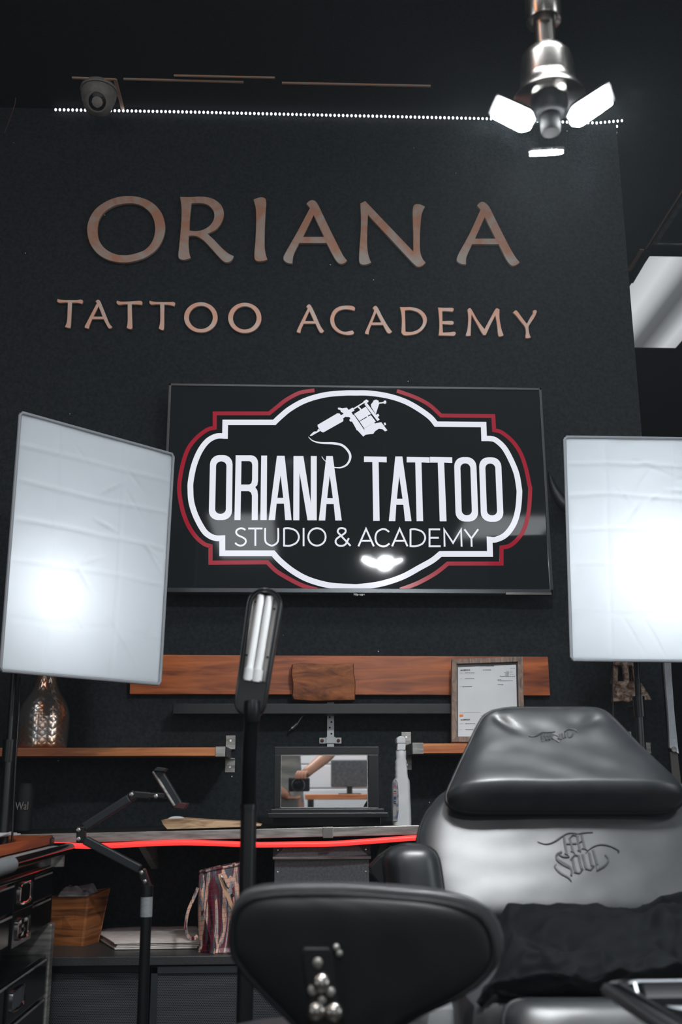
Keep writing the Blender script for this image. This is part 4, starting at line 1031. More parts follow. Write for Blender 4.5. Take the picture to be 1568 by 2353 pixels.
mb.lathe([(r, z) for r, z in prof], (cc.x, BY+.016, 0), 36).build('screw_collar', M['white'], bot)
mb = MB(); mb.prism([zb(x, y) for x, y in ((312, 600), (492, 600), (497, 465), (318, 465))], (0, .03, 0))
mb.build('trigger_neck', M['white'], bot, 0, .002)
q = [zb(300+98-98*math.cos(t), 380-90*math.sin(t)) for t in [i*math.pi/12 for i in range(13)]]
MB().prism([zb(497, 465), zb(304, 465)]+q, (0, .05, 0)).build('nozzle_head', M['white'], bot, 0, .004)

# black canister with white lettering at the far left
CY = 3.0
p0 = at(52, 1908, CY); kc = pxm(p0)
can = thing('canister', 'dark canister with white lettering in the shadow behind the left light stand', 'canister', (p0.x, CY, tz(52).z+.004))
ztop = at(52, 1800, CY).z; zb0 = tz(52).z+.004
MB().lathe([(.021, 0), (.024, .003), (.024, ztop-zb0-.02), (.018, ztop-zb0-.004), (.016, ztop-zb0)], (p0.x, CY, zb0), 32).build('body', M['blackmatte'], can)
t = text_mesh('Wal', .030, facing(at(34.5, 1861, CY-.026), (1, 0, .03)), .0004, .0002, 'LEFT', .72)
MB().addmesh(t).build('lettering', M['camgrey'], can, 0)

# ------------------------------------------------------------------ low cabinet under the worktop
CBY = 2.86
p = at(500, 2196, CBY); ZC = p.z; ZCB = at(500, 2217, CBY).z
XL, XR = at(-120, 2200, CBY).x, at(1000, 2200, CBY).x
cab = thing('storage_cabinet', 'low black cabinet with perforated metal doors under the worktop', 'cabinet', ((XL+XR)/2, 3.05, 0))
MB().span((XL, CBY, ZCB), (XR, WY-.01, ZC)).build('top', mat('cabinet_top', '#2c2f31', .38, noise=200, col2='#3d3d3d'), cab, 0, .002)
mb = MB().span((XL+.01, CBY+.03, .06), (XL+.03, WY-.02, ZCB)).span((XR-.03, CBY+.03, .06), (XR-.01, WY-.02, ZCB)).span((XL+.01, WY-.04, .06), (XR-.01, WY-.02, ZCB)).span((XL+.01, CBY+.02, .04), (XR-.01, WY-.02, .07))
mb.build('carcass', M['blackmetal'], cab, 0)
def door(x0, x1, Yd, m_):
    fb = MB(); w = .017
    fb.span((x0, Yd, .07), (x0+w, Yd+.018, ZCB-.004)).span((x1-w, Yd, .07), (x1, Yd+.018, ZCB-.004)).span((x0, Yd, ZCB-.004-w), (x1, Yd+.018, ZCB-.004)).span((x0, Yd, .07), (x1, Yd+.018, .07+w))
    d = fb.build('door', m_, cab, 0, .001)
    MB().span((x0+w-.001, Yd+.007, .086), (x1-w+.001, Yd+.010, ZCB-.02)).build('mesh_panel', M['perforated'], d, 0)
xd0 = at(347, 2230, CBY).x
frm = mat('door_frame', '#33373a', .45, .3)
door(XL+.02, at(343, 2230, CBY+.03).x, CBY+.030, M['blackmetal'])
door(xd0, at(702, 2230, CBY).x, CBY+.006, frm)
door(at(706, 2230, CBY).x, XR-.02, CBY+.006, frm)
for x in (XL+.06, XR-.06):
    MB().span((x-.02, CBY+.05, 0), (x+.02, CBY+.09, .045)).build('foot', M['black'], cab, 0); MB().span((x-.02, WY-.12, 0), (x+.02, WY-.08, .045)).build('foot', M['black'], cab, 0)

def onc(px, py): return atz(px, py, ZC)         # point on the cabinet top
# tapered wooden box with clear wrap in it
f0 = onc(110, 2172); f1 = onc(192, 2174); YW = f0.y
bx = thing('wooden_box', 'tapered brown wooden box with clear wrap inside on the low cabinet', 'box', (f0+f1)/2)
FT = [at(113.5, 2061, YW-.012), at(205.5, 2062, YW-.012)]; dB = .105
sx, sy = .055, .11
Fb = [f0, f1]; Bb = [f0+V((sx*.4, dB*.8, 0)), f1+V((sx*.5, dB*.8, 0))]
Bt = [FT[0]+V((.012, dB+.02, 0)), FT[1]+V((.036, dB+.02, 0))]
zt_ = FT[0].z
for q in FT+Bt: q.z = zt_
FT[1].z += .0; Bt[1].z += .012
w = .008
mb = MB(); bm = mb.bm
def wall4(a, b, c, d, inn): mb.prism([a, b, c, d], inn)
wall4(Fb[0], Fb[1], FT[1], FT[0], (0, w, 0)); wall4(Bb[0], Bb[1], Bt[1], Bt[0], (0, -w, 0))
wall4(Fb[0], Bb[0], Bt[0], FT[0], (w, 0, 0)); wall4(Fb[1], Bb[1], Bt[1], FT[1], (-w, 0, 0))
wall4(Fb[0], Fb[1], Bb[1], Bb[0], (0, 0, w))
mb.build('body', M['boxwood'], bx, 0)
mb = MB()
def wrap(u, v):
    a = FT[0]*(1-u)+FT[1]*u; b = Bt[0]*(1-u)+Bt[1]*u; p = a*(1-v)+b*v
    e = min(u, 1-u, v, 1-v)*4
    return V((p.x, p.y+.01*(1-2*v), zt_-.03+min(1, e)*.052+.014*noise.noise(V((u*5, v*4, 2)))))
mb.grid(lambda u, v: wrap(.04+.88*u, .08+.84*v), 22, 18)
tag(mb.build('clear_wrap', M['plastic_clear'], None, 20), 'crumpled clear plastic wrap filling the wooden box on the low cabinet', 'plastic wrap')
# folded paper towels: a stack of four sheets
random.seed(5)
q_ = [(213, 2152), (262, 2184), (452, 2181), (452, 2143), (330, 2144)]
base = [onc(*p) for p in q_]
for i in range(4):
    dz = .0015+i*.0048
    off = V((random.uniform(-.006, .006)+i*.002, random.uniform(-.004, .004), 0))
    pts = [p+off for p in base]; c = sum(pts, V())/5
    rim = []
    for k in range(5):
        a, b = pts[k], pts[(k+1) % 5]
        for j in range(8): rim.append(a+(b-a)*j/8)
    mb = MB()
    top = lambda p: p+V((0, 0, dz+.0043+.0012*noise.noise(p*22+V((0, 0, i)))))
    bot_ = lambda p: p+V((0, 0, dz+.0004))
    prev = None
    for s_ in (1., .985, .7, .4, .1):
        ring = [mb.bm.verts.new(top(c+(p-c)*s_)-V((0, 0, .0012 if s_ == 1. else 0))) for p in rim]
        if prev:
            for j in range(len(rim)): mb.bm.faces.new((prev[j], prev[(j+1) % len(rim)], ring[(j+1) % len(rim)], ring[j]))
        else:
            low = [mb.bm.verts.new(bot_(p)) for p in rim]
            for j in range(len(rim)): mb.bm.faces.new((low[j], low[(j+1) % len(rim)], ring[(j+1) % len(rim)], ring[j]))
            mb.bm.faces.new(low[::-1])
        prev = ring
    mb.bm.faces.new(prev)
    tag(mb.build('paper_towel', M['towel'], None, 50), ['lowest', 'second from the bottom', 'third from the bottom', 'topmost'][i]+' folded white paper towel of the stack on the low cabinet', 'paper towel', 'folded paper towels on the cabinet')
# handbag
hb0 = onc(505, 2188); HY = hb0.y
bag = thing('handbag', 'striped red and cream crocodile pattern handbag on the low cabinet behind the stool', 'handbag', hb0)
rows = [(2191, 458, 572), (2186, 453, 578), (2170, 457, 574), (2140, 455, 572), (2100, 453, 570), (2060, 453, 572), (2030, 455, 576), (2005, 456, 580), (1992, 458, 582)]
mb = MB(); rings = []
for i, (y, xl, xr) in enumerate(rows):
    a, b = at(xl, y, HY), at(xr, y, HY); v = i/(len(rows)-1)
    dp = .052-.02*v; rx = (b.x-a.x)/2; cx_ = (a.x+b.x)/2; ring = []
    for j in range(40):
        t = 2*math.pi*j/40; ct, st = math.cos(t), math.sin(t); e = .6
        x = cx_+rx*math.copysign(abs(ct)**e, ct); yy = HY+.03+dp*math.copysign(abs(st)**e, st)
        pl_ = .004*math.sin(x*150+v*2)*(1-v*.5)
        ring.append(mb.bm.verts.new((x, yy+pl_, max(a.z, ZC+.001)+(.014*(x-cx_)/rx*v))))
    rings.append(ring)
for A_, B_ in zip(rings, rings[1:]):
    for j in range(40): mb.bm.faces.new((A_[j], A_[(j+1) % 40], B_[(j+1) % 40], B_[j]))
mb.bm.faces.new(rings[0]); mb.build('body', M['croc'], bag, 70)
MB().tube([v for v in [V((HYx, HY+.03+(.034)*math.copysign(abs(math.sin(t))**.6, math.sin(t)), at(500, 1992, HY).z+.014*math.copysign(abs(math.cos(t))**.6, math.cos(t)))) for t, HYx in [(2*math.pi*j/30, at(520, 1992, HY).x+(at(582, 1992, HY).x-at(458, 1992, HY).x)/2*math.copysign(abs(math.cos(2*math.pi*j/30))**.6, math.cos(2*math.pi*j/30))) for j in range(30)]]], .0035, 8, closed=True).build('rim', M['croc'], bag)
def strap(pts, w, m, name, th=.0025):
    pts = sm3(pts, 6); mb = MB(); mb.ribbon(pts, w, (0, th, 0)); return mb.build(name, m, bag, 60)
strap([at(455, 2040, HY-.01), at(447, 2060, HY-.015), at(432, 2095, HY-.02), at(427, 2130, HY-.02), at(433, 2152, HY-.02), at(445, 2157, HY-.02), at(454, 2150, HY-.015)], .008, M['croc'], 'shoulder_strap')
strap([at(462, 2010, HY-.026), at(470, 2060, HY-.034), at(478, 2110, HY-.036), at(487, 2150, HY-.037), at(492, 2175, HY-.037), at(489, 2191, HY-.035)], .012, M['croc'], 'front_band')
strap([at(505, 2008, HY-.028), at(515, 2040, HY-.034), at(528, 2070, HY-.036), at(540, 2100, HY-.037)], .009, mat('tan_strap', '#c9a080', .45), 'buckle_strap')
MB().tube(sm3([at(508, 2012, HY-.036), at(513, 2020, HY-.038), at(520, 2036, HY-.04), at(526, 2042, HY-.04)]), .0022, 8).build('metal_clip', M['chrome'], bag)
MB().disc(at(534, 2058, HY-.038), .005, (0, -1, 0), .001, 16).build('eyelet', M['ink'], bag)

# black lidded storage box under the worktop
SY = 2.955
a, b = at(640, 1948, SY), at(846, 1975, SY)
sb = thing('storage_box', 'grey black lidded storage box with steel rivets on the low cabinet', 'storage box', at(738, 2170, SY))
L0, L1 = at(628, 1943, SY-.006), at(852, 1973, SY-.006)
zb_ = ZC
MB().span((L0.x+.004, SY, zb_), (L1.x-.004, WY-.03, L1.z+.01)).build('body', M['cardboard'], sb, 0, .001)
lid = MB().span((L0.x, SY-.006, L1.z), (L1.x, WY-.024, L0.z)).build('lid', M['cardboard'], sb, 0, .002)
MB().span((L0.x-.0005, SY-.0075, L1.z-.0005), (L1.x+.0005, SY-.004, L1.z+.006)).build('edge_strip', M['greymetal'], lid, 0)
cr = mat('metal_corner', '#24282a', .35, .5)
for s_, x0 in ((1, L0.x), (-1, L1.x)):
    mb = MB(); mb.prism([V((x0, SY-.0072, L0.z)), V((x0+s_*.032, SY-.0072, L0.z)), V((x0+s_*.022, SY-.0072, L0.z-.014)), V((x0+s_*.004, SY-.0072, L0.z-.028)), V((x0, SY-.0072, L0.z-.028))], (0, .002, 0)); mb.build('corner_plate', cr, lid, 0)
    MB().disc(V((x0+s_*.013, SY-.0072, L0.z-.012)), .0026, (0, -1, 0), .001, 12, .001).build('rivet', M['rivet'], lid)
    MB().disc(V((x0+s_*.013, SY, L1.z-.034)), .0026, (0, -1, 0), .001, 12, .001).build('rivet', M['rivet'], sb)

# ------------------------------------------------------------------ articulated black arm on a pole
AY = 2.42
arm = thing('clamp_arm_stand', 'black jointed metal arm on a pole ending in a phone clamp', 'arm stand', V((at(327, 2353, AY).x, AY, 0)))
def A_(x, y): return at(x, y, AY)
pt, pb_ = A_(336, 2106), A_(327, 2353); d = pb_-pt
ft = pt+d*(pt.z/-d.z)
MB().tube([pt, ft], .0118, 20).build('pole', M['blackmetal'], arm)
MB().lathe([(.0, 0), (.15, 0), (.15, .012), (.02, .03), (.014, .05)], (ft.x, ft.y, 0), 40).build('base_plate', M['blackmetal'], arm)
MB().tube([A_(337.5, 2058), pt], .0132, 20).build('grey_collar', mat('collar_grey', '#7d8183', .5, noise=200, col2='#8d9193'), arm)
MB().tube([A_(338, 2035), A_(337.5, 2060)], .0138, 20).build('top_cap', M['blackmetal'], arm)
def link_(p, q, wpx, name, m_):
    p, q = A_(*p), A_(*q); d = (q-p).normalized(); n = d.cross(V((0, 1, 0))).normalized(); w = wpx*pxm(p)
    mb = MB(); mb.prism([p+n*w/2+V((0, -.010, 0)), q+n*w/2+V((0, -.010, 0)), q-n*w/2+V((0, -.010, 0)), p-n*w/2+V((0, -.010, 0))], (0, .020, 0))
    return mb.build(name, m_, arm, 0, .0025)
armm = mat('arm_black_aluminium', '#2a2d30', .35, .4, bump=(600, .2, .001))
link_((195, 1930), (322, 1997), 19, 'lower_link', armm)
link_((194, 1901), (298, 1834), 19, 'upper_link', armm)
def joint(p, q, wpx): link_(p, q, wpx, 'joint', M['black'])
joint((187, 1899), (187, 1936), 20); joint((325, 1998), (340, 2040), 18); joint((297, 1835), (312, 1824), 20); joint((308, 1826), (345, 1829), 16); joint((340, 1828), (382, 1829), 13)
for x, y in ((183, 1907), (183, 1928), (327, 2005), (335, 2025), (304, 1826), (360, 1830)):
    p = A_(x, y)+V((0, -.0102, 0)); MB().disc(p, .0048, (0, -1, 0), .003, 16, .001).build('bolt', M['nickel'], arm); 
link_((361, 1772), (409, 1852), 24, 'clamp_back', armm)
MB().tube([A_(354, 1773)+V((0, -.012, 0)), A_(402, 1851)+V((0, -.012, 0))], .0032, 10).build('clamp_rail', M['greymetal'], arm)
for q_, m_ in (([(356, 1771), (366, 1763), (386, 1766), (380, 1773)], armm), ([(402, 1855), (415, 1844), (434, 1846), (426, 1859)], mat('clamp_lip_red', '#3a1216', .5))):
    MB().prism([A_(*p)+V((0, -.03, 0)) for p in q_], (0, .045, 0)).build('clamp_lip', m_, arm, 0, .001)

# ------------------------------------------------------------------ gooseneck lamp in front of the television
GY = 1.80
def G(x, y, dy=0.): return at(x, y, GY+dy)
gl = thing('gooseneck_lamp', 'black gooseneck floor lamp with twin unlit tubes in front of the television', 'floor lamp', V((G(565, 2300).x, GY, 0)))
hT, hB = V((608.5, 1390)), V((575, 1615))
ax2 = (hB-hT).normalized(); nx2 = V((ax2.y, -ax2.x))*-1
if nx2.x < 0: nx2 = -nx2
def H(s, t, dy=0.):              # along the head from the upper arc centre, across, both in pixels
    p = hT+ax2*s+nx2*t; return G(p.x, p.y, dy)
def capsule(w, s0, s1, wb):
    pts = [H(s0-w*math.cos(a), w*math.sin(a)) for a in [math.radians(x) for x in range(-90, 91, 12)]]
    lo = [H(s1+wb*.9*math.sin(a), wb*math.cos(a)) for a in [math.radians(x) for x in range(0, 181, 15)]]
    return pts+lo
kp_ = pxm(G(590, 1500))
mb = MB(); bm = mb.bm
outer = capsule(41, 0, 228, 37)
innr = [H(*q) for q in [(-29*math.cos(math.radians(a)), 29*math.sin(math.radians(a))) for a in range(-90, 91, 12)]+[(60, 29), (120, 28.5), (176, 27.5), (176, 0), (176, -26), (120, -27.5), (60, -29)]]
# shell: outer wall, front rim, recess
n1 = len(outer); 
rings = []
for off, pts in ((V((0, .045, 0)), [p+(sum(outer, V())/n1-p)*.12 for p in outer]), (V((0, .03, 0)), outer), (V((0, .006, 0)), outer), (V((0, 0, 0)), [p+(sum(outer, V())/n1-p)*.035 for p in outer])):
    rings.append([bm.verts.new(p+off) for p in pts])
for A1, B1 in zip(rings, rings[1:]):
    for j in range(n1): bm.faces.new((A1[j], A1[(j+1) % n1], B1[(j+1) % n1], B1[j]))
bm.faces.new(rings[0][::-1])
sh = mb.build('lamp_head', M['black'], gl, 40)
# front face with its opening, built as a filled outline
def flat(p): return (p.x, p.z)
oc = sum(outer, V())/n1
MB().band(resample([p+(oc-p)*.03 for p in outer], 72), resample(innr, 72), (0, .004, 0)).build('front_rim', M['black'], sh, 30)
MB().tube([p+V((0, -.002, 0)) for p in capsule(37, 0, 226, 33)], .0018, 6, closed=True).build('rim_bead', M['cartblack'], sh)
MB().tube([p+V((0, -.004, 0)) for p in innr], .0014, 6, closed=True).build('rim_bead', M['cartblack'], sh)
# trough reflector
def trough(u, v):
    t = (u*2-1); s = -22+v*196; w = 28 if s > 0 else 28*math.sqrt(max(0, 1-(s/30)**2))
    return H(s, t*w, .003+.016*(1-abs(t)**2.5))
mb = MB(); mb.grid(trough, 16, 24); mb.build('reflector', M['reflector'], sh, 70)
sk = MB(); a_ = H(150, -14, .004); 
sk.tube([H(150, -13, .003), H(178, -13, .003)], .0098, 20).tube([H(150, 7, .003), H(178, 7, .003)], .0098, 20).build('tube_socket', M['white'], sh)
for tpx in (-13, 7):
    MB().tube([H(-22, tpx+1.5, .003), H(-18, tpx+1.5, .003), H(152, tpx, .003)], [.004, .0068, .0068], 18).build('tube', M['tube'], sh)
sc2 = MB()
for s_, t in ((-4, -22), (6, 23), (118, 24), (120, -23)): sc2.disc(H(s_, t, .006), .0022, (0, -1, 0), .001, 10)
sc2.build('screw', M['ink'], sh)
MB().box(H(228, 16, -.001), (.006, .002, .004)).build('switch', M['white'], sh, 0)
# neck cuff, ribbed flexible neck, pole, foot
cuff = MB().tube([G(580, 1612, -.004), G(580, 1628, -.006), G(579, 1655, 0)], [.0135, .0145, .0135], 20).build('neck_cuff', M['black'], gl)
path = sm3([G(579, 1650), G(575.5, 1700), G(573, 1760), G(572, 1810), G(572, 1856)], 30)
rad = []; 
for i in range(len(path)): rad.append(.0112 if i % 2 else .0138)
MB().tube(path, rad, 20).build('flexible_neck', M['black'], gl, 25)
MB().tube([G(572, 1848), G(572, 1860)], .0150, 20).build('neck_ferrule', M['black'], gl)
pa, pbb = G(572, 1856), G(562, 2353); d = pbb-pa; ft = pa+d*((pa.z-.02)/-d.z)
MB().tube([pa, ft], .0136, 20).build('pole', M['blackmetal'], gl)
MB().lathe([(.001, 0), (.12, 0), (.12, .015), (.12, .03), (.02, .035)], (ft.x, ft.y, 0), 40).build('base', M['black'], gl)

# ------------------------------------------------------------------ cushions
def interp(rows, y):
    if y <= rows[0][0]: return rows[0][1:]
    for r0, r1 in zip(rows, rows[1:]):
        if y <= r1[0]:
            t = (y-r0[0])/(r1[0]-r0[0]); return tuple(r0[k]+(r1[k]-r0[k])*t for k in (1, 2))
    return rows[-1][1:]
def cushion(rows, Yf, thick, back, nrm, nu=44, nv=60, wr=None, pu=4., pv=6.):
    # padded shape whose outline is given row by row; Yf(py) depth of its rim plane
    y0, y1 = rows[0][0], rows[-1][0]; nrm = V(nrm).normalized()
    def rim(u, v):
        vv = .5-.5*math.cos(math.pi*v); py = y0+(y1-y0)*vv; xl, xr = interp(rows, py)
        uu = .5-.5*math.cos(math.pi*u); return at(xl+(xr-xl)*uu, py, Yf(py)), uu, vv
    def f(u, v):
        p, uu, vv = rim(u, v)
        e = (max(0, 1-abs(2*uu-1)**pu)**.5)*(max(0, 1-abs(2*vv-1)**pv)**.5)
        h = thick(uu, vv)*e + (wr(uu, vv)*e if wr else 0)
        return p+nrm*h
    def g(u, v):
        p, uu, vv = rim(u, v); e = (max(0, 1-abs(2*uu-1)**6)**.5)*(max(0, 1-abs(2*vv-1)**8)**.5)
        return p-nrm*back*e
    mb = MB(); A1 = mb.grid(f, nu, nv); B1 = mb.grid(g, nu, nv)
    bmesh.ops.remove_doubles(mb.bm, verts=mb.bm.verts, dist=1e-5)
    edge = [rim(u/nu, 0)[0] for u in range(nu+1)]+[rim(1, v/nv)[0] for v in range(1, nv+1)]+[rim(1-u/nu, 1)[0] for u in range(1, nu+1)]+[rim(0, 1-v/nv)[0] for v in range(1, nv)]
    out = [edge[0]]
    for p in edge[1:]:
        if (p-out[-1]).length > .004: out.append(p)
    return mb, out
M['platesteel'] = mat('pull_plate_black', '#0d0e10', .2, .3)
# tattoo chair
lean_c = math.radians(24)
def CYb(py): return 2.20-(py-1630)/(2110-1630)*.215
chair = thing('tattoo_chair', 'large black leather tattoo chair with headrest pillow at the right', 'chair', V((at(1300, 2200, 1.9).x, 1.75, 0)))
cn = V((0, -math.cos(math.radians(25)), math.sin(math.radians(25))))
back_rows = [(1796, 1110, 1500), (1803, 1065, 1560), (1815, 1035, 1592), (1832, 1012, 1616), (1850, 996, 1632), (1870, 981, 1646), (1892, 970, 1655), (1920, 962, 1660), (1960, 959, 1664), (2010, 962, 1664), (2070, 975, 1660), (2130, 985, 1655)]
mb, rim_ = cushion(back_rows, CYb, lambda u, v: .030+.010*math.sin(math.pi*u), .06, cn, 60, 70, lambda u, v: .0012*noise.noise(V((u*9, v*7, 4))), 10, 12)
bk = mb.build('backrest', M['leather'], chair, 180)
MB().tube(rim_, .0042, 8, closed=True).build('backrest_piping', M['leather_dark'], bk)
MB().tube([p-cn*.02 for p in rim_], .0040, 8, closed=True).build('backrest_piping', M['leather_dark'], bk)
pil_rows = [(1628, 1178, 1345), (1630, 1158, 1372), (1635, 1133, 1388), (1645, 1115, 1402), (1656, 1106, 1414), (1680, 1093, 1437), (1715, 1077, 1470), (1750, 1060, 1505), (1792, 1041, 1545), (1810, 1033, 1560), (1828, 1026, 1569), (1842, 1027, 1569), (1852, 1033, 1562), (1860, 1046, 1550), (1866, 1070, 1530), (1868, 1100, 1500)]
def pth(u, v):                   # thin at the top, fullest at a ridge low down, then tucked under
    r = .82; t = (v/r)**1.25 if v < r else 1-((v-r)/(1-r))**1.6*.55
    return .012+.052*t
def CYp(py): return CYb(py)-.060
def pwr(u, v):
    h = 0
    for cu, cv, sl, a in ((.16, .16, .9, .008), (.80, .15, -.6, .006)):
        d = (v-cv)-sl*(u-cu); h -= a*math.exp(-(d/.05)**2)*math.exp(-((u-cu)/.10)**2)
    return h+.0015*noise.noise(V((u*7, v*6, 9)))
mb, rim_ = cushion(pil_rows, CYp, pth, .035, cn, 60, 80, pwr, 7, 9)
pil = mb.build('headrest_pillow', M['leather'], chair, 180)
MB().tube(rim_, .0040, 8, closed=True).build('pillow_piping', M['leather_dark'], pil)
# stamped lettering, traced in the photo and laid on the leather
def seek(px, py, rows, Yf, hf):             # the point of a padded surface that the picture point (px, py) shows
    qx, qy = px, py
    for _ in range(10):
        v = (qy-rows[0][0])/(rows[-1][0]-rows[0][0]); v = min(max(v, .002), .998); xl, xr = interp(rows, qy); u = min(max((qx-xl)/(xr-xl), .002), .998)
        p = at(qx, qy, Yf(qy))+cn*hf(u, v); a, b = proj(p); qx += px-a; qy += py-b
    return p
def h_back(u, v): return (.030+.010*math.sin(math.pi*u)+.0012*noise.noise(V((u*9, v*7, 4))))*(max(0, 1-abs(2*u-1)**10)**.5)*(max(0, 1-abs(2*v-1)**12)**.5)
def h_pil(u, v): return (pth(u, v)+pwr(u, v))*(max(0, 1-abs(2*u-1)**7)**.5)*(max(0, 1-abs(2*v-1)**9)**.5)
def on_back(px, py): return seek(px, py, back_rows, CYb, h_back)
def on_pil(px, py): return seek(px, py, pil_rows, CYp, h_pil)
def stamp(strokes, org, sc, fn, parent, dy=0.):
    mb = MB()
    for w, pts in strokes:
        c = catmull(pts, 5); k = len(c)
        ps = [fn(org[0]+p.x/sc, org[1]+p.y/sc+dy)+cn*.0008 for p in c]
        kk = pxm(ps[0])
        ws = [w/sc*kk]*k if w > 0 else [abs(w)/sc*kk*(.25+.75*math.sin(math.pi*min(1, i/(k-1)))) for i in range(k)]
        mb.ribbon(ps, ws, cn*.0016)
    mb.build('stamped_lettering', M['stamp'], parent, 0)
K = 'c'
soul = [(-16, [(105, 370), (200, 405), (300, 400), (400, 350), (500, 280), (580, 240), (650, 235), (735, 248)]), (16, [(745, 248), (850, 228), (970, 225)]),
 (36, [(520, 300), (540, 430), (568, 575)]), (14, [(525, 555, K), (575, 575, K), (605, 605, K)]),
 (34, [(612, 330), (640, 440), (665, 535)]), (14, [(595, 330, K), (655, 265, K), (750, 290, K)]), (34, [(725, 285), (745, 400), (772, 510)]), (20, [(560, 408, K), (715, 400, K)]),
 (34, [(795, 262), (825, 390), (848, 480)]), (12, [(762, 382, K), (800, 365, K)]), (12, [(622, 525, K), (665, 530, K), (692, 560, K)]), (12, [(730, 510, K), (770, 515, K), (785, 545, K)]), (14, [(800, 480, K), (850, 485, K), (890, 512, K)]),
 (30, [(485, 530), (405, 580), (420, 650), (540, 725), (620, 775), (642, 840), (635, 905)]), (-26, [(400, 600), (410, 660), (520, 740), (620, 800)]), (-24, [(440, 565), (500, 605), (610, 615)]), (-30, [(400, 725), (378, 770), (470, 865), (590, 935), (640, 998)]),
 (40, [(655, 650), (675, 750), (705, 845)]), (16, [(622, 655, K), (690, 578, K), (775, 600, K)]), (40, [(752, 600), (770, 700), (800, 800)]), (18, [(678, 848, K), (758, 868, K), (822, 795, K)]),
 (40, [(812, 570), (840, 690), (872, 795)]), (38, [(915, 545), (935, 650), (960, 750)]), (18, [(850, 790, K), (935, 818, K), (995, 745, K)]), (38, [(975, 500), (1010, 620), (1040, 735)]),
 (26, [(1030, 740, K), (1040, 815, K), (1135, 765), (1200, 700), (1212, 640), (1165, 578)]), (-18, [(858, 552), (950, 465), (1080, 418), (1200, 428), (1310, 470), (1385, 520), (1358, 540)])]
stamp(soul, (1220, 1880), 6.817, on_back, bk)
small = [(-34, [(60, 565), (130, 590), (230, 580), (330, 530), (430, 480), (560, 478), (740, 470)]), (46, [(385, 540), (400, 630), (425, 710)]), (44, [(470, 520), (490, 610), (515, 690)]), (44, [(550, 520), (570, 600), (590, 680)]), (44, [(630, 510), (645, 590), (660, 650)]), (22, [(400, 700, K), (440, 715, K)]), (22, [(440, 590, K), (600, 570, K)]),
 (50, [(690, 520), (790, 560), (830, 610), (800, 640), (700, 600)]), (40, [(690, 640), (780, 690), (840, 735)]), (44, [(850, 540), (870, 640), (910, 650)]), (40, [(920, 510), (940, 600), (960, 640)]), (40, [(990, 500), (1010, 620)]), (40, [(1060, 490), (1080, 600), (1150, 585), (1195, 520)]), (-30, [(970, 480), (1050, 420), (1150, 405), (1250, 430), (1315, 485)])]
stamp(small, (1210, 1640), 11.2, on_pil, pil)
# armrest
arY = 1.93
ar_rows = [(1942, 938, 958), (1944, 920, 972), (1950, 903, 988), (1958, 892, 999), (1970, 885, 1006), (1985, 883, 1010), (2040, 889, 1018), (2110, 898, 1026), (2180, 906, 1030)]
mb, rim_ = cushion(ar_rows, lambda y: arY, lambda u, v: .055, .03, (0, -1, .1), 36, 40, None, 3, 8)
ar = mb.build('armrest', M['leather'], chair, 180)
MB().tube(rim_[len(rim_)//2:] if False else rim_, .004, 8, closed=True).build('armrest_piping', M['leather_dark'], ar)
MB().prism([at(x, y, 2.45) for x, y in ((850, 1992), (872, 1968), (904, 1946), (930, 1950), (935, 2040), (870, 2030), (852, 2008))], (0, .05, 0)).build('far_arm_bracket', M['leather_dark'], chair, 0, .004)
# seat, front edge and footrest below the cloth
def seatblock(rows, Yf, th, nrm, name, m_, pipe=True, pu=6, pv=6, back=.08):
    mb, rm = cushion(rows, Yf, th, back, nrm, 48, 30, lambda u, v: .002*noise.noise(V((u*6, v*4, 3))), pu, pv)
    o = mb.build(name, m_, chair, 180)
    if pipe: MB().tube(rm, .004, 8, closed=True).build(name+'_piping', M['leather_dark'], o)
    return o
xs0, xs1 = at(1060, 2290, 1.55).x, at(1690, 2290, 1.55).x
zs = at(1300, 2284, 1.52).z
mb = MB().span((xs0, 1.50, zs-.13), (xs1, 2.02, zs)); mb.build('seat', M['leather'], chair, 35, .03)
MB().tube([V((xs0+.05, 1.499, zs-.012)), V((xs1-.03, 1.499, zs-.012))], .005, 8).build('seat_piping', M['greymetal' if False else 'leather'], chair)
seatblock([(2300, 1200, 1560), (2304, 1180, 1600), (2315, 1166, 1620), (2340, 1158, 1640), (2400, 1160, 1650), (2500, 1175, 1650), (2560, 1190, 1640)], lambda y: 1.47-(y-2300)*.0003, lambda u, v: .05, (0, -1, .35), 'footrest', M['leather'])
# base column beside the seat
c_ = at(1020, 2330, 1.72)
MB().span((c_.x-.045, 1.62, .10), (c_.x+.035, 1.95, zs-.03)).build('side_panel', mat('grey_leather_panel', '#6b6e70', .4, noise=20, col2='#7a7d7f'), chair, 35, .03)
MB().span((xs0+.10, 1.58, .06), (xs1-.10, 1.92, zs-.12)).build('base_column', M['blackmetal'], chair, 0, .02)
MB().span((xs0+.02, 1.40, 0), (xs1-.02, 2.06, .06)).build('base_plate', M['blackmetal'], chair, 0, .02)
p = at(1068, 2288, 1.60); MB().tube([p, V((p.x+.012, 1.60, .1))], .003, 8).build('trim_rod', M['chrome'], chair)

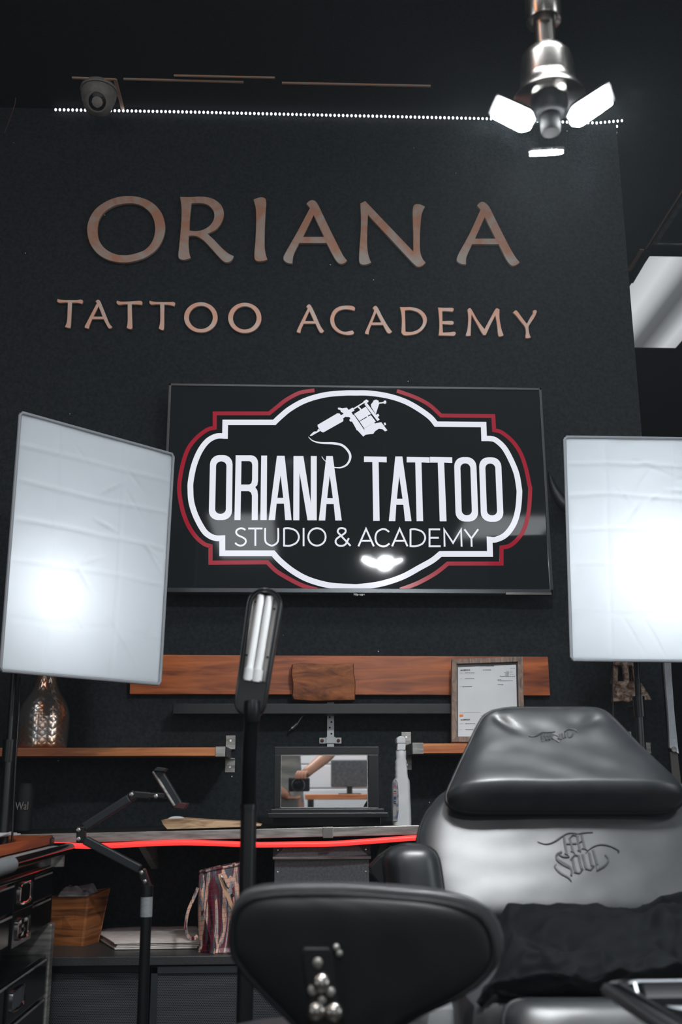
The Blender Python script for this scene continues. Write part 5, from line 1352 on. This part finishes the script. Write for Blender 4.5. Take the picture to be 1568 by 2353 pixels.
# black cloth bunched on the seat
prof = [(1.965, 2088), (1.93, 2092), (1.86, 2100), (1.80, 2112), (1.72, 2130), (1.64, 2156), (1.57, 2190), (1.52, 2222), (1.495, 2250), (1.492, 2266), (1.50, 2276)]
pf = [V((Y, at(1350, py, Y).z)) for Y, py in prof]
def clothf(u, v):
    f_ = v*(len(pf)-1); i = min(int(f_), len(pf)-2); t = f_-i; q = pf[i]*(1-t)+pf[i+1]*t
    xl, xr = 1122+70*max(0, .55-abs(v-.2))-18*math.sin(v*9)-8*v, 1668
    pyc = prof[i][1]*(1-t)+prof[i+1][1]*t
    px = xl+(xr-xl)*u; p = at(px, pyc, q[0])
    z = q[1]+ .032*max(0, u-.38)*(1-v)*1.3
    # folds running across, fanning from the left end
    w1 = .017*math.sin(14*v-5*u+2.2*noise.noise(V((u*2.2, v*1.5, 7))))*(.35+.65*math.sin(math.pi*min(1, v*1.05)))
    rg = lambda q, k: 1-abs(noise.noise(q))*k
    w2 = .013*rg(V((u*3.2-v*2.2, v*4+u*2.5, 1)), 2.6)+.006*rg(V((u*7-v*5, v*6+u*4, 6)), 2.4)-.010+.005*noise.noise(V((u*13+v*10, v*14-u*6, 5)))
    e = min(1, u/.05)
    zz = z+(w1+w2)*e*(1 if v < .97 else 0)-.020*(1-e)
    yy = q[0]-(w1+w2)*.6*e
    return V((p.x, yy, max(zz, zs+.004) if yy > 1.5 else zz))
mb = MB(); mb.grid(clothf, 110, 80)
clo = mb.build('black_cloth', M['cloth'], None, 180)
tag(clo, 'crumpled black cloth spread over the seat of the tattoo chair', 'cloth')
so = clo.modifiers.new('s', 'SOLIDIFY'); so.thickness = .004; so.offset = 1

# ------------------------------------------------------------------ stool with curved backrest in the foreground
STY = 1.25
stl = thing('stool', 'black stool with a curved padded backrest in front of the tattoo chair', 'stool', V((at(800, 2300, STY).x, STY+.2, 0)))
so_rows = [(2032, 690, 760), (2035, 628, 819), (2042, 580, 915), (2050, 561, 1008), (2060, 549, 1063), (2070, 541, 1094), (2086, 532, 1125), (2113, 528, 1144), (2131, 527, 1151), (2155, 527, 1157), (2175, 530, 1158), (2191, 538, 1157), (2223, 559, 1143), (2251, 583, 1116), (2283, 612, 1065), (2320, 648, 987), (2353, 678, 935), (2395, 710, 900), (2425, 745, 865), (2432, 770, 840)]
sn = V((0, -1, -.12)).normalized()
def SYf(py): return STY
mb, rim_ = cushion(so_rows, SYf, lambda u, v: .004, .055, sn, 64, 70, None, 8, 10)
pad = mb.build('backrest', M['leather'], stl, 180)
# back panel set inside a piped edge
def inset(rows, d, dtop):
    out = []
    yc = (rows[0][0]+rows[-1][0])/2
    for y, a, b in rows:
        yy = y+dtop*(1-(y-rows[0][0])/(rows[-1][0]-rows[0][0])) ; w = b-a
        out.append((yy, a+d[0]*min(1, w/300), b-d[1]*min(1, w/300)))
    return out
bp_rows = inset(so_rows, (6, 24), 22)
mb, rim2 = cushion(bp_rows, lambda y: STY-.002, lambda u, v: .016, .004, sn, 60, 60, lambda u, v: .0025*noise.noise(V((u*5, v*2.2, 8))), 5, 8)
mb.build('back_panel', M['leather_dark'], stl, 180)
MB().tube([p+sn*.004 for p in rim2], .0038, 8, closed=True).build('back_piping', M['leather_dark'], pad)
# steel upright bolted to the back
def ST(x, y, dy=0.): return at(x, y, STY-.026+dy)
mb = MB(); mb.prism([ST(*p) for p in ((697, 2178), (757, 2178), (764, 2190), (785, 2353), (800, 2480), (722, 2480), (716, 2353), (694, 2190))], (0, .010, 0))
up = mb.build('upright', M['blackmetal'], stl, 0, .0015)
for x, y in ((738, 2258), (727, 2322), (767, 2325)):
    MB().disc(ST(x, y, -.001), .0105, (0, -1, 0), .004, 24, .008).build('dome_nut', M['nickel'], up)
for x, y, r in ((730, 2212, .0055), (719, 2274, .0055), (760, 2278, .0050), (740, 2297, .0045)):
    MB().disc(ST(x, y, -.001), r, (0, -1, 0), .003, 16, .003).build('bolt', M['greymetal'], up)
for x, y in ((773, 2176), (780, 2190)): MB().disc(at(x, y, STY-.020), .0035, (0, -1, 0), .003, 12, .002).build('staple', M['greymetal'], up)
p1 = ST(761, 2480); 
MB().tube(sm3([p1+V((0, .004, .03)), p1+V((0, .0, -.05)), p1+V((0, .05, -.09)), p1+V((0, .20, -.10))]), .012, 12).build('seat_bar', M['blackmetal'], stl)
sc3 = V((p1.x, STY+.20, p1.z-.06))
MB().lathe([(.01, -.03), (.16, -.03), (.185, -.01), (.19, .02), (.17, .045), (.01, .055)], sc3, 48).build('seat', M['leather'], stl)
MB().tube([sc3+V((0, 0, -.03)), V((sc3.x, sc3.y, .10))], .022, 18).build('gas_column', M['chrome'], stl)
for i in range(5):
    A = 2*math.pi*i/5+.3; e = V((sc3.x+.21*math.cos(A), sc3.y+.21*math.sin(A), .075))
    l_ = MB().tube([V((sc3.x, sc3.y, .11)), e], [.018, .012], 10).build('leg', M['blackmetal'], stl)
    MB().tube([e+V((-.011*math.sin(A), .011*math.cos(A), -.045)), e+V((.011*math.sin(A), -.011*math.cos(A), -.045))], .029, 18).build('castor', M['black'], l_)

# ------------------------------------------------------------------ steel tray in the lower right corner
TZ = at(1388, 2252, 1.28).z
tr = thing('steel_tray', 'shallow stainless steel tray on a stand in the lower right corner', 'tray', V((at(1480, 2300, 1.2).x+.1, 1.1, 0)))
t0 = atz(1388, 2252, TZ); x0, y1 = t0.x, t0.y; x1, y0 = x0+.42, y1-.34
def rr(x0, x1, y0, y1, r, z, n=6):
    out = []
    for cx_, cy_, a0 in ((x1-r, y1-r, 0), (x0+r, y1-r, 90), (x0+r, y0+r, 180), (x1-r, y0+r, 270)):
        for i in range(n+1): a = math.radians(a0+90*i/n); out.append(V((cx_+r*math.cos(a), cy_+r*math.sin(a), z)))
    return out
mb = MB(); bm = mb.bm; rings = []
for ins, dz in ((.0, -.004), (0., 0.), (.010, .002), (.016, 0.), (.019, -.016), (.024, -.020), (.10, -.0205)):
    rings.append([bm.verts.new(p) for p in rr(x0+ins, x1-ins, y0+ins, y1-ins, .025 if ins < .05 else .01, TZ+dz)])
for A1, B1 in zip(rings, rings[1:]):
    for j in range(len(A1)): bm.faces.new((A1[j], A1[(j+1) % len(A1)], B1[(j+1) % len(A1)], B1[j]))
bm.faces.new(rings[-1]); mb.build('tray', M['chrome'], tr, 40)
MB().tube([p for p in rr(x0-.004, x1+.004, y0-.004, y1+.004, .028, TZ-.008)], .006, 8, closed=True).build('support_frame', M['blackmetal'], tr)
xm = x1+.02
MB().tube(sm3([V((xm-.02, (y0+y1)/2, TZ-.012)), V((xm+.02, (y0+y1)/2, TZ-.03)), V((xm+.03, (y0+y1)/2, TZ-.10)), V((xm+.03, (y0+y1)/2, .03))], 6), .011, 12).build('post', M['chrome'], tr)
MB().span((x0+.05, (y0+y1)/2-.02, 0), (xm+.05, (y0+y1)/2+.02, .03)).build('foot_bar', M['blackmetal'], tr, 0, .004)

# ------------------------------------------------------------------ black tool cart at the left
CX = -.615                                  # plane of the drawer fronts
def X_(px, py): return atx(px, py, CX)
far = X_(131, 1985); ZT = far.z; YFAR = far.y; YN = 1.86; XB = CX-.46
cart = thing('tool_cart', 'glossy black tool cart with chrome recessed drawer pulls at the lower left', 'tool cart', V((CX-.23, 2.2, 0)))
zgap1 = X_(108, 2128).z; zgap0 = X_(101, 2200).z
mb = MB().span((XB, YN, zgap1), (CX-.006, YFAR, ZT-.006)).span((XB, YN, .12), (CX-.006, YFAR, zgap0))
mb.span((XB, YN, zgap0), (XB+.02, YFAR, zgap1)); mb.build('cabinet', M['cartblack'], cart, 0, .004)
lp = MB().span((XB-.004, YN-.004, ZT-.008), (CX+.006, YFAR+.004, ZT)).build('top_lip', M['cartblack'], cart, 0, .002)
MB().span((XB, YFAR-.03, .10), (CX+.004, YFAR+.006, zgap1)).build('corner_post', M['greymetal'], cart, 0, .003)
def drawer(z0, z1, pull):
    d = MB().span((CX-.008, YN+.01, z0+.003), (CX, YFAR-.032, z1-.003)).build('drawer', M['cartblack'], cart, 0, .002)
    yc, zc = pull; 
    MB().span((CX-.002, yc-.085, zc-.036), (CX+.004, yc+.085, zc+.036)).build('pull_plate', M['platesteel'], d, 0, .003)
    # oval chrome cup
    mb = MB(); rings = []
    for s_, dx in ((1.08, .004), (1.08, .008), (1.0, .009), (.93, .006), (.80, .0042), (.4, .0055), (.05, .0042)):
        rings.append([mb.bm.verts.new((CX+dx, yc+.052*s_*math.copysign(abs(math.cos(t))**.45, math.cos(t)), zc+.022*s_*math.copysign(abs(math.sin(t))**.45, math.sin(t)))) for t in [2*math.pi*j/32 for j in range(32)]])
    for A1, B1 in zip(rings, rings[1:]):
        for j in range(32): mb.bm.faces.new((A1[j], A1[(j+1) % 32], B1[(j+1) % 32], B1[j]))
    mb.bm.faces.new(rings[-1]); pl_ = mb.build('drawer_pull', M['chrome'], d, 40)
    MB().span((CX-.001, YN+.02, z1-.007), (CX+.002, YFAR-.05, z1-.0035)).build('trim_line', M['greymetal'], d, 0)
def zz(px, py): return X_(px, py).z
zA = zz(113, 2062); zB = zgap1
pulls = [X_(53, 2051), X_(35, 2138), X_(20, 2229), X_(15, 2322)]
drawer(zA, ZT-.012, (pulls[0].y, pulls[0].z)); drawer(zB, zA, (pulls[0].y, (zA+zB)/2-.004))
zC = zz(94, 2220); zD = zz(88, 2299); z3 = pulls[2].z
drawer(zD-.002, zgap0-.004, (pulls[0].y, (zD+zgap0)/2)); drawer(zD-.13, zD-.004, (pulls[0].y, zD-.066)); drawer(.14, zD-.135, (pulls[0].y, (zD)/2))
# cart top: deck with a pale mat, bumper rail on posts, grey grip
xw = CX-.018
ze = atx(121, 1943, xw).z; wy1 = atx(121, 1930, xw).y
MB().span((XB+.01, YN, ZT), (CX-.004, YFAR-.002, ze-.007)).build('top_deck', M['cartblack'], cart, 0, .002)
MB().span((XB+.01, YN, ze-.007), (CX-.002, YFAR+.01, ze)).build('top_mat', M['cartgrey'], cart, 0, .001)
rx = CX+.022; ra, rb = atx(24, 1985, rx), atx(152, 1953, rx); rz = (ra.z+rb.z)/2
MB().tube(sm3([V((rx, YN, rz)), V((rx, ra.y, rz)), V((rx, rb.y, rz)), V((rx-.002, rb.y+.03, rz)), V((rx-.012, rb.y+.055, rz)), V((rx-.05, rb.y+.065, rz))], 5), .0125, 18).build('bumper_rail', M['cartblack'], cart)
MB().tube([V((rx, YN-.05, rz)), V((rx, ra.y, rz))], .0165, 18).build('foam_grip', mat('grey_foam', '#6d7072', .8, bump=(500, .4, .002)), cart)
MB().span((CX-.006, YFAR-.05, ZT-.004), (rx+.004, YFAR-.034, rz-.004)).build('rail_post', M['greymetal'], cart, 0)
for x in (XB+.06, CX-.06):
    for y in (YN+.06, YFAR-.06):
        MB().tube([V((x-.012, y, .055)), V((x+.012, y, .055))], .055, 20).span((x-.02, y-.02, .06), (x+.02, y+.02, .125)).build('castor', M['black'], cart)
# wooden tray of papers on the cart
wtr = thing('wooden_tray', 'low orange brown wooden tray of papers on top of the tool cart', 'tray', V((CX-.18, 2.2, ze)))
mb = MB(); hgt = .026
mb.span((xw-.012, YN, ze), (xw, wy1, ze+hgt)); mb.span((XB+.03, wy1-.012, ze), (xw, wy1, ze+hgt)); mb.span((XB+.02, YN, ze), (XB+.032, wy1, ze+hgt)); mb.span((XB+.02, YN, ze), (xw, wy1, ze+.006))
mb.build('body', wood('tray_wood', '#6b2f16', '#a8572c', (10, (1, .3, 4))), wtr, 0, .0015)
MB().span((xw-.002, wy1-.03, ze-.002), (xw+.004, wy1+.004, ze+hgt-.006)).build('end_plate', M['blackmetal'], wtr, 0, .001)
for i in range(3):
    a = .03*i
    o = MB().box((CX-.21+.01*i, wy1-.165-.03*i, ze+hgt+.0045+.003*i), (.21, .29, .0025), Matrix.Rotation(.10*i-.08, 3, 'Z'))
    tag(o.build('paper_sheet', M['paper'], None, 0), ['lowest white sheet of paper in the wooden tray', 'middle white sheet of paper in the wooden tray', 'topmost white sheet of paper in the wooden tray'][i], 'paper', 'papers in the wooden tray')

# ------------------------------------------------------------------ what the little mirror shows: person with a camera
ppl = thing('person', 'person in a grey top holding a black camera, seen in the tabletop mirror', 'person', V((-.12, -.36, 0)))
def skin(name, joints, bones, m_, parent, sub=2, root=0):
    me = bpy.data.meshes.new(name); me.from_pydata([V(j[:3]) for j in joints], bones, []); me.materials.append(m_)
    o = bpy.data.objects.new(name, me); COL.objects.link(o)
    md = o.modifiers.new('skin', 'SKIN'); md.use_smooth_shade = True
    for i, j in enumerate(joints):
        sv = me.skin_vertices[0].data[i]; sv.radius = (j[3], j[4] if len(j) > 4 else j[3]); sv.use_root = (i == root)
    o.modifiers.new('sub', 'SUBSURF').levels = sub; o.modifiers['sub'].render_levels = sub
    dg = bpy.context.evaluated_depsgraph_get(); dg.update()
    m2 = bpy.data.meshes.new_from_object(o.evaluated_get(dg)); bpy.data.objects.remove(o)
    m2.name = name
    return link(name, m2, parent)
bx_, by_ = -.12, -.36
J = [(bx_, by_, .96, .15, .11), (bx_, by_, 1.15, .135, .10), (bx_, by_, 1.32, .15, .105), (bx_, by_, 1.44, .10, .08), (bx_, by_+.01, 1.50, .055), (bx_, by_+.03, 1.58, .07), (bx_, by_+.03, 1.68, .085, .09),
     (bx_+.17, by_, 1.42, .055), (.20, -.22, 1.29, .042), (.055, -.075, 1.175, .030), (.030, -.055, 1.155, .034, .02),
     (bx_-.17, by_, 1.42, .055), (-.24, -.24, 1.15, .042), (-.075, -.09, 1.045, .030), (-.045, -.06, 1.04, .034, .02),
     (bx_+.09, by_, .88, .095), (bx_+.10, by_+.02, .48, .065), (bx_+.10, by_-.01, .08, .042), (bx_+.10, by_+.13, .035, .035),
     (bx_-.09, by_, .88, .095), (bx_-.10, by_+.02, .48, .065), (bx_-.10, by_-.01, .08, .042), (bx_-.10, by_+.13, .035, .035)]
Bn = [(0, 1), (1, 2), (2, 3), (3, 4), (4, 5), (5, 6), (3, 7), (7, 8), (8, 9), (9, 10), (3, 11), (11, 12), (12, 13), (13, 14), (0, 15), (15, 16), (16, 17), (17, 18), (0, 19), (19, 20), (20, 21), (21, 22)]
body = skin('body', J, Bn, M['skin'], ppl)
fing = []
for i, (dx, ln) in enumerate(((.030, .058), (.012, .066), (-.006, .062), (-.022, .05))):
    a = V((.032+dx*.6, -.052, 1.160)); 
    fing.append([a, a+V((dx*.25-.012, .022, .010)), a+V((dx*.3-.022, .038, -.006)), a+V((dx*.3-.024, .040, -.028))])
fb = MB()
for f_ in fing: fb.tube(sm3(f_, 4), [.0092]*12+[.006], 10)
fb.tube(sm3([V((.02, -.07, 1.15)), V((0., -.085, 1.135)), V((-.01, -.085, 1.11))], 4), [.0105]*8+[.007], 10)
for i in range(4):
    a = V((-.045+.004*i, -.05+.0*i, 1.03)); fb.tube(sm3([a+V((-.01, .0, .0)), a+V((.02, .012+.012*i, -.002)), a+V((.045, .012+.012*i, .004))], 4), [.0092]*8+[.006], 10)
fb.build('fingers', M['skin'], body)
J2 = [(bx_, by_, .86, .185, .14), (bx_, by_, 1.0, .17, .13), (bx_, by_, 1.15, .155, .12), (bx_, by_, 1.32, .17, .125), (bx_, by_, 1.42, .12, .09), (bx_+.18, by_, 1.415, .068), (bx_+.235, by_+.05, 1.365, .060), (bx_-.18, by_, 1.415, .068), (bx_-.20, by_+.04, 1.33, .058)]
skin('top', J2, [(0, 1), (1, 2), (2, 3), (3, 4), (4, 5), (5, 6), (4, 7), (7, 8)], M['garment'], ppl)
J3 = [(bx_, by_, .92, .16, .125), (bx_+.09, by_, .84, .105), (bx_+.10, by_+.02, .48, .082), (bx_+.10, by_-.01, .10, .06), (bx_-.09, by_, .84, .105), (bx_-.10, by_+.02, .48, .082), (bx_-.10, by_-.01, .10, .06)]
skin('trousers', J3, [(0, 1), (1, 2), (2, 3), (0, 4), (4, 5), (5, 6)], M['blackmatte'], ppl)
hd = V((bx_, by_+.03, 1.68))
fc = MB().sphere(hd+V((0, .098, -.012)), .014, 12, (.8, 1.2, 1.6)); fc.build('nose', M['skin'], body)
for s_ in (-1, 1):
    MB().sphere(hd+V((s_*.032, .082, .012)), .011, 12).build('eye', M['white'], body); MB().sphere(hd+V((s_*.088, .0, .0)), .022, 12, (.4, .8, 1.3)).build('ear', M['skin'], body)
MB().sphere(hd+V((0, .088, -.05)), .016, 12, (1.4, .4, .4)).build('mouth', mat('lips', '#9c5a50', .5), body)
MB().sphere(hd+V((0, -.025, .03)), .105, 24, (1, 1, 1.05)).build('hair', M['hair'], ppl)
pc = thing('photo_camera', 'black camera in the hands of the person reflected in the mirror', 'camera', V((0, -.03, 1.06)))
MB().span((-.055, -.085, 1.065), (.065, -.045, 1.14)).build('body', M['black'], pc, 0, .008)
MB().span((-.02, -.085, 1.14), (.028, -.040, 1.160)).build('viewfinder_hump', M['black'], pc, 0, .006)
ry = Matrix.Rotation(-math.pi/2, 3, 'X')
MB().lathe([(.036, 0), (.036, .010), (.033, .012), (.033, .026), (.035, .028), (.035, .030), (.027, .030), (.024, .022)], (0, -.047, 1.10), 40, ry, False).build('lens_barrel', M['black'], pc)
MB().lathe([(.0265, .018), (.0265, .021), (.01, .024)], (0, -.047, 1.10), 30, ry).build('lens_glass', M['lens'], pc)
MB().tube([V((.0355*math.cos(2*math.pi*i/40), -.0225, 1.10+.0355*math.sin(2*math.pi*i/40))) for i in range(40)], .0012, 6, closed=True).build('lens_ring', M['white'], pc)
# table and monitor further back
tb = thing('table', 'wooden topped table seen in the tabletop mirror', 'table', V((.45, -1.75, 0)))
MB().span((.05, -2.05, 1.00), (1.3, -1.5, 1.035)).build('top', M['shelf'], tb, 0, .003)
for x in (.09, 1.26):
    for y in (-2.01, -1.54): MB().span((x-.02, y-.02, 0), (x+.02, y+.02, 1.0)).build('leg', M['blackmetal'], tb, 0)
mo = thing('monitor', 'dark monitor standing on the table seen in the tabletop mirror', 'monitor', V((.37, -1.7, 1.035)))
MB().span((.235, -1.72, 1.085), (.50, -1.69, 1.275)).build('housing', M['cardboard'], mo, 0, .008)
MB().span((.243, -1.691, 1.092), (.492, -1.688, 1.268)).build('screen', mat('monitor_screen', '#3a3d40', .5, noise=60, col2='#505356'), mo, 0)
MB().span((.35, -1.73, 1.036), (.39, -1.71, 1.10)).span((.29, -1.77, 1.035), (.45, -1.66, 1.042)).build('foot', M['black'], mo, 0, .002)
